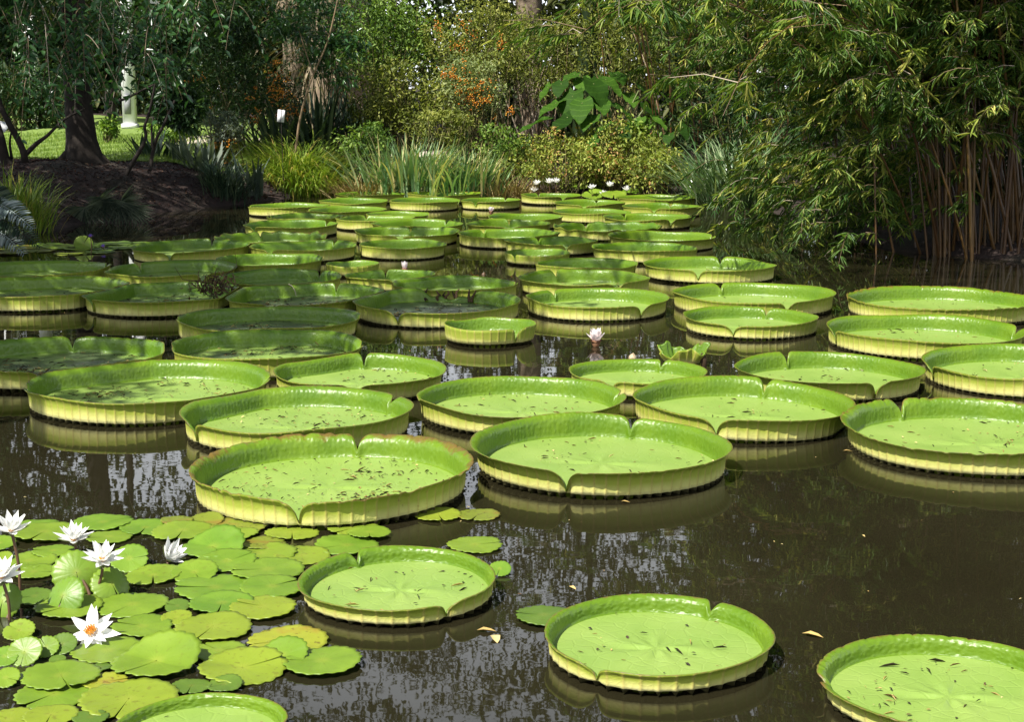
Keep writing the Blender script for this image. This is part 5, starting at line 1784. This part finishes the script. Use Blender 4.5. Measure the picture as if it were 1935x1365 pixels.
# ------------------------------------------------------------------ bamboo
def spray(mb, tw, p, az, L, n=9):
    """a thin side twig carrying narrow drooping leaves"""
    t = np.linspace(0, 1, n)[:, None]
    d = np.array([math.cos(az), math.sin(az), 0])
    pts = p + d * L * t + np.array([0, 0, 1]) * (L * .25 * t - L * .75 * t ** 2)
    tw.tube(pts[::2], np.linspace(.004, .0015, len(pts[::2])), 3, rng.random(), cap=False)
    sd = np.array([-d[1], d[0], 0])
    k = 3
    P_ = np.repeat(pts, k, 0)
    m = len(P_)
    dirs = d * .7 + sd * rng.normal(size=(m, 1)) * .9 - np.array([0, 0, 1]) * rng.uniform(.1, .9, (m, 1)) + rng.normal(size=(m, 3)) * .2
    ti = np.clip(rng.normal() * .20 + .44 + rng.normal(size=m) * .16, 0, 1)
    add_leaves(mb, P_, dirs, np.array([0, 0, 1.]) + rdir(m) * .35, rng.uniform(.09, .165, m), .12, ti, fold=.03, droop=.22, fat=.3)


def bamboo(x, y, label, culms, spread, lean_az, lean, hgt, sprays, zmin=.9, group='bamboo clumps on the right bank', rad=.0175, name='bamboo_clump', reach=None):
    rt = root_at(name, x, y, label, 'bamboo', group)
    g = gz1(x, y)
    lm, tw = MB(), MB()
    for k in range(culms):
        bx, by = x + rng.normal() * spread, y + rng.normal() * spread * .55
        a = math.atan2(by - y, bx - x) + rng.normal() * .5 if rng.random() < .45 else lean_az + rng.normal() * .55
        ln = abs(rng.normal()) * lean + .05
        Lc = hgt * rng.uniform(.7, 1.1)
        t = np.linspace(0, 1, 15)
        ang = ln * (.35 + .5 * t) + .9 * ln * t ** 2.2 + .15 * t ** 3
        st = Lc / 14
        r_ = np.concatenate([[0], np.cumsum(np.sin(ang[:-1]) * st)])
        z_ = np.concatenate([[0], np.cumsum(np.cos(ang[:-1]) * st)])
        pts = np.stack([bx + r_ * math.cos(a), by + r_ * math.sin(a), max(gz1(bx, by), -.1) - .05 + z_], -1)
        cm = MB()
        r0 = rad * rng.uniform(.55, 1.15)
        # nodes along the cane
        tt = np.linspace(0, 1, 43)
        pp = np.stack([np.interp(tt, t, pts[:, q]) for q in range(3)], -1)
        rr = r0 * (1 - .8 * tt) * np.where(np.arange(43) % 3 == 0, 1.18, 1.0)
        cm.tube(pp, rr, 6, .2 + .75 * rng.random())
        rel(cm.build('culm', MAT['culm']), rt)
        for q in range(int(sprays * rng.uniform(.6, 1.4))):
            s_ = rng.uniform(.18, 1) ** .8
            p = np.array([np.interp(s_, t, pts[:, w_]) for w_ in range(3)])
            if p[2] < zmin * rng.uniform(.7, 1.6):
                continue
            # a side branch first, then its leafy twigs
            bl = rng.uniform(.15, .8)
            ba = rng.uniform(0, 6.28)
            q1 = p + np.array([math.cos(ba), math.sin(ba), .25 - .5 * rng.random()]) * bl
            tw.tube([p, (p + q1) / 2 + [0, 0, .05], q1], [.005, .004, .002], 3, rng.random(), cap=False)
            for _ in range(3):
                spray(lm, tw, p + (q1 - p) * rng.uniform(.3, 1), ba + rng.normal() * .7, rng.uniform(.22, .45))
    rel(lm.build('foliage', MAT['bamboo_leaf']), rt)
    rel(tw.build('twigs', MAT['twig']), rt)
    return rt


bamboo(4.95, 16.2, 'dense bamboo clump with crowded orange-brown canes rising from the dark right bank', 95, .46, math.pi * 1.12, .52, 6.8, 14, .95)
bamboo(4.7, 18.6, 'bamboo clump with long thin canes leaning low across the middle', 42, .4, math.pi * 1.0, .62, 7.0, 15, .85)
bamboo(7.4, 17.2, 'upright bamboo clump at the right edge behind the crowded canes', 40, .7, math.pi * 1.15, .3, 7.2, 13, 1.3)
bamboo(3.6, 26.6, 'bamboo thicket behind the fountain of arching leaves', 34, .9, math.pi * 1.2, .40, 7.8, 13, .9)
# leafy sprays overhanging the water in front of the clump
bt = bpy.data.objects['bamboo_clump']
mb, tw = MB(), MB()
for (x, y, Y, k) in [(1480, 270, 14.6, 10), (1560, 300, 14.2, 10), (1640, 330, 13.8, 8), (1500, 360, 14.0, 8), (1580, 390, 13.6, 8), (1420, 200, 14.8, 12), (1530, 170, 14.2, 12), (1700, 160, 13.4, 14), (1800, 110, 13.0, 14),
                     (1880, 150, 12.8, 12), (1760, 200, 13.2, 10), (1650, 90, 13.6, 14), (1560, 60, 14.0, 14), (1450, 60, 14.6, 12), (1380, 110, 15.0, 10), (1620, 220, 13.7, 12), (1710, 60, 13.2, 12), (1850, 40, 12.9, 14), (1480, 20, 14.3, 14),
                     (1440, 330, 14.6, 6), (1620, 430, 13.2, 6), (1340, 160, 15.4, 8), (1350, 60, 15.4, 10)]:
    for _ in range(k):
        p = Q(x + rng.normal() * 45, y + rng.normal() * 28, Y * 1.17 + rng.normal() * .4)
        spray(mb, tw, p, rng.uniform(0, 6.28) if rng.random() < .4 else math.pi + rng.normal() * .9, rng.uniform(.25, .5))
for _ in range(90):
    p = np.array([rng.uniform(3.6, 6.4), rng.uniform(13.8, 16.6), rng.uniform(2.9, 5.2)])
    for _ in range(3):
        spray(mb, tw, p + rng.normal(size=3) * .15, math.pi + rng.normal() * 1.2, rng.uniform(.3, .5))
for _ in range(80):
    p = np.array([rng.uniform(1.9, 4.6), rng.uniform(11.6, 15.4), rng.uniform(3.4, 5.4)])
    for _ in range(3):
        spray(mb, tw, p + rng.normal(size=3) * .15, math.pi + rng.normal() * 1.2, rng.uniform(.3, .5))
for _ in range(45):
    p = Q(rng.uniform(1560, 1860), rng.uniform(270, 400), rng.uniform(15.7, 17.0))
    spray(mb, tw, p, math.pi + rng.normal() * 1.0, rng.uniform(.25, .45))
for _ in range(190):
    p = Q(rng.uniform(1340, 1780), rng.uniform(270, 425), rng.uniform(16.2, 18.6))
    if p[2] > .12 and sdist(p[0], p[1]) > -1.5:
        spray(mb, tw, p, math.pi + rng.normal() * 1.0, rng.uniform(.25, .45))
rel(mb.build('hanging_foliage', MAT['bamboo_leaf']), bt)
rel(tw.build('hanging_twigs', MAT['twig']), bt)

# ------------------------------------------------------------------ small built things
c = Q(247, 255, 36.0)
g = gz1(c[0], 36.0)
rt = thing('white_pavilion', (c[0], 36.0, g), 'white wooden garden pavilion showing one post beyond the lawn', 'pavilion', scale=1.7)
for dx, dy in ((0, 0), (-1.9, 0), (0, 1.9), (-1.9, 1.9)):
    mb = MB()
    mb.box((dx, dy, 1.2), (.16, .16, 2.4)).box((dx, dy, .03), (.20, .20, .06)).box((dx, dy, 2.3), (.25, .25, .08))
    mb.build('post', MAT['white'], rt, False)
mb = MB()
mb.box((-.95, 0, 2.5), (2.3, .16, .2)).box((-.95, 1.9, 2.5), (2.3, .16, .2)).box((0, .95, 2.5), (.16, 1.74, .2)).box((-1.9, .95, 2.5), (.16, 1.74, .2))
mb.build('beam', MAT['white'], rt, False)
mb = MB()
mb.add([(-2.2, -.3, 2.61), (.3, -.3, 2.61), (.3, 2.2, 2.61), (-2.2, 2.2, 2.61), (-.95, .95, 3.4)], [[0, 1, 4], [1, 2, 4], [2, 3, 4], [3, 0, 4]])
mb.add([(-2.2, -.3, 2.605), (.3, -.3, 2.605), (.3, 2.2, 2.605), (-2.2, 2.2, 2.605)], [[0, 3, 2, 1]])
mb.build('roof', MAT['grey'], rt, False)
mb = MB()
mb.box((.0, -.105, .32), (.08, .05, .26))
mb.build('meter_box', MAT['grey'], rt, False)
# plant tag
c = Q(531, 219, 24.4)
rt = thing('plant_tag', (c[0], 24.4, gz1(c[0], 24.4)), 'small white plant tag on a thin stake under the dark firethorn', 'sign')
M = np.array(Matrix.Rotation(.12, 3, 'Y'))
mb = MB()
mb.box((c[0], 24.4, c[2]), (.11, .008, .19), M=M)
rel(mb.build('plate', MAT['white'], smooth=False), rt)
mb = MB()
mb.box((c[0], 24.393, c[2]), (.008, .004, .19), M=M)
rel(mb.build('dark_seam', MAT['bark'], smooth=False), rt)
mb = MB()
mb.tube([(c[0] + .01, 24.41, gz1(c[0], 24.4)), (c[0], 24.41, c[2])], .006, 6)
rel(mb.build('stake', MAT['bark']), rt)
# white slanted board at the left edge
c = Q(-8, 236, 24.0)
rt = thing('garden_sign', (c[0], 24.0, gz1(c[0], 24.0)), 'slanted white sign board at the left edge of the lawn', 'sign')
mb = MB()
M = np.array(Matrix.Rotation(.25, 3, 'Y') @ Matrix.Rotation(.5, 3, 'X'))
mb.box((c[0], 24.0, c[2]), (.38, .25, .025), M=M)
rel(mb.build('board', MAT['white'], smooth=False), rt)
mb = MB()
mb.tube([(c[0] - .03, 24.02, gz1(c[0], 24.0) - .05), (c[0] - .03, 24.02, c[2] - .01)], .018, 8)
rel(mb.build('post', MAT['grey']), rt)
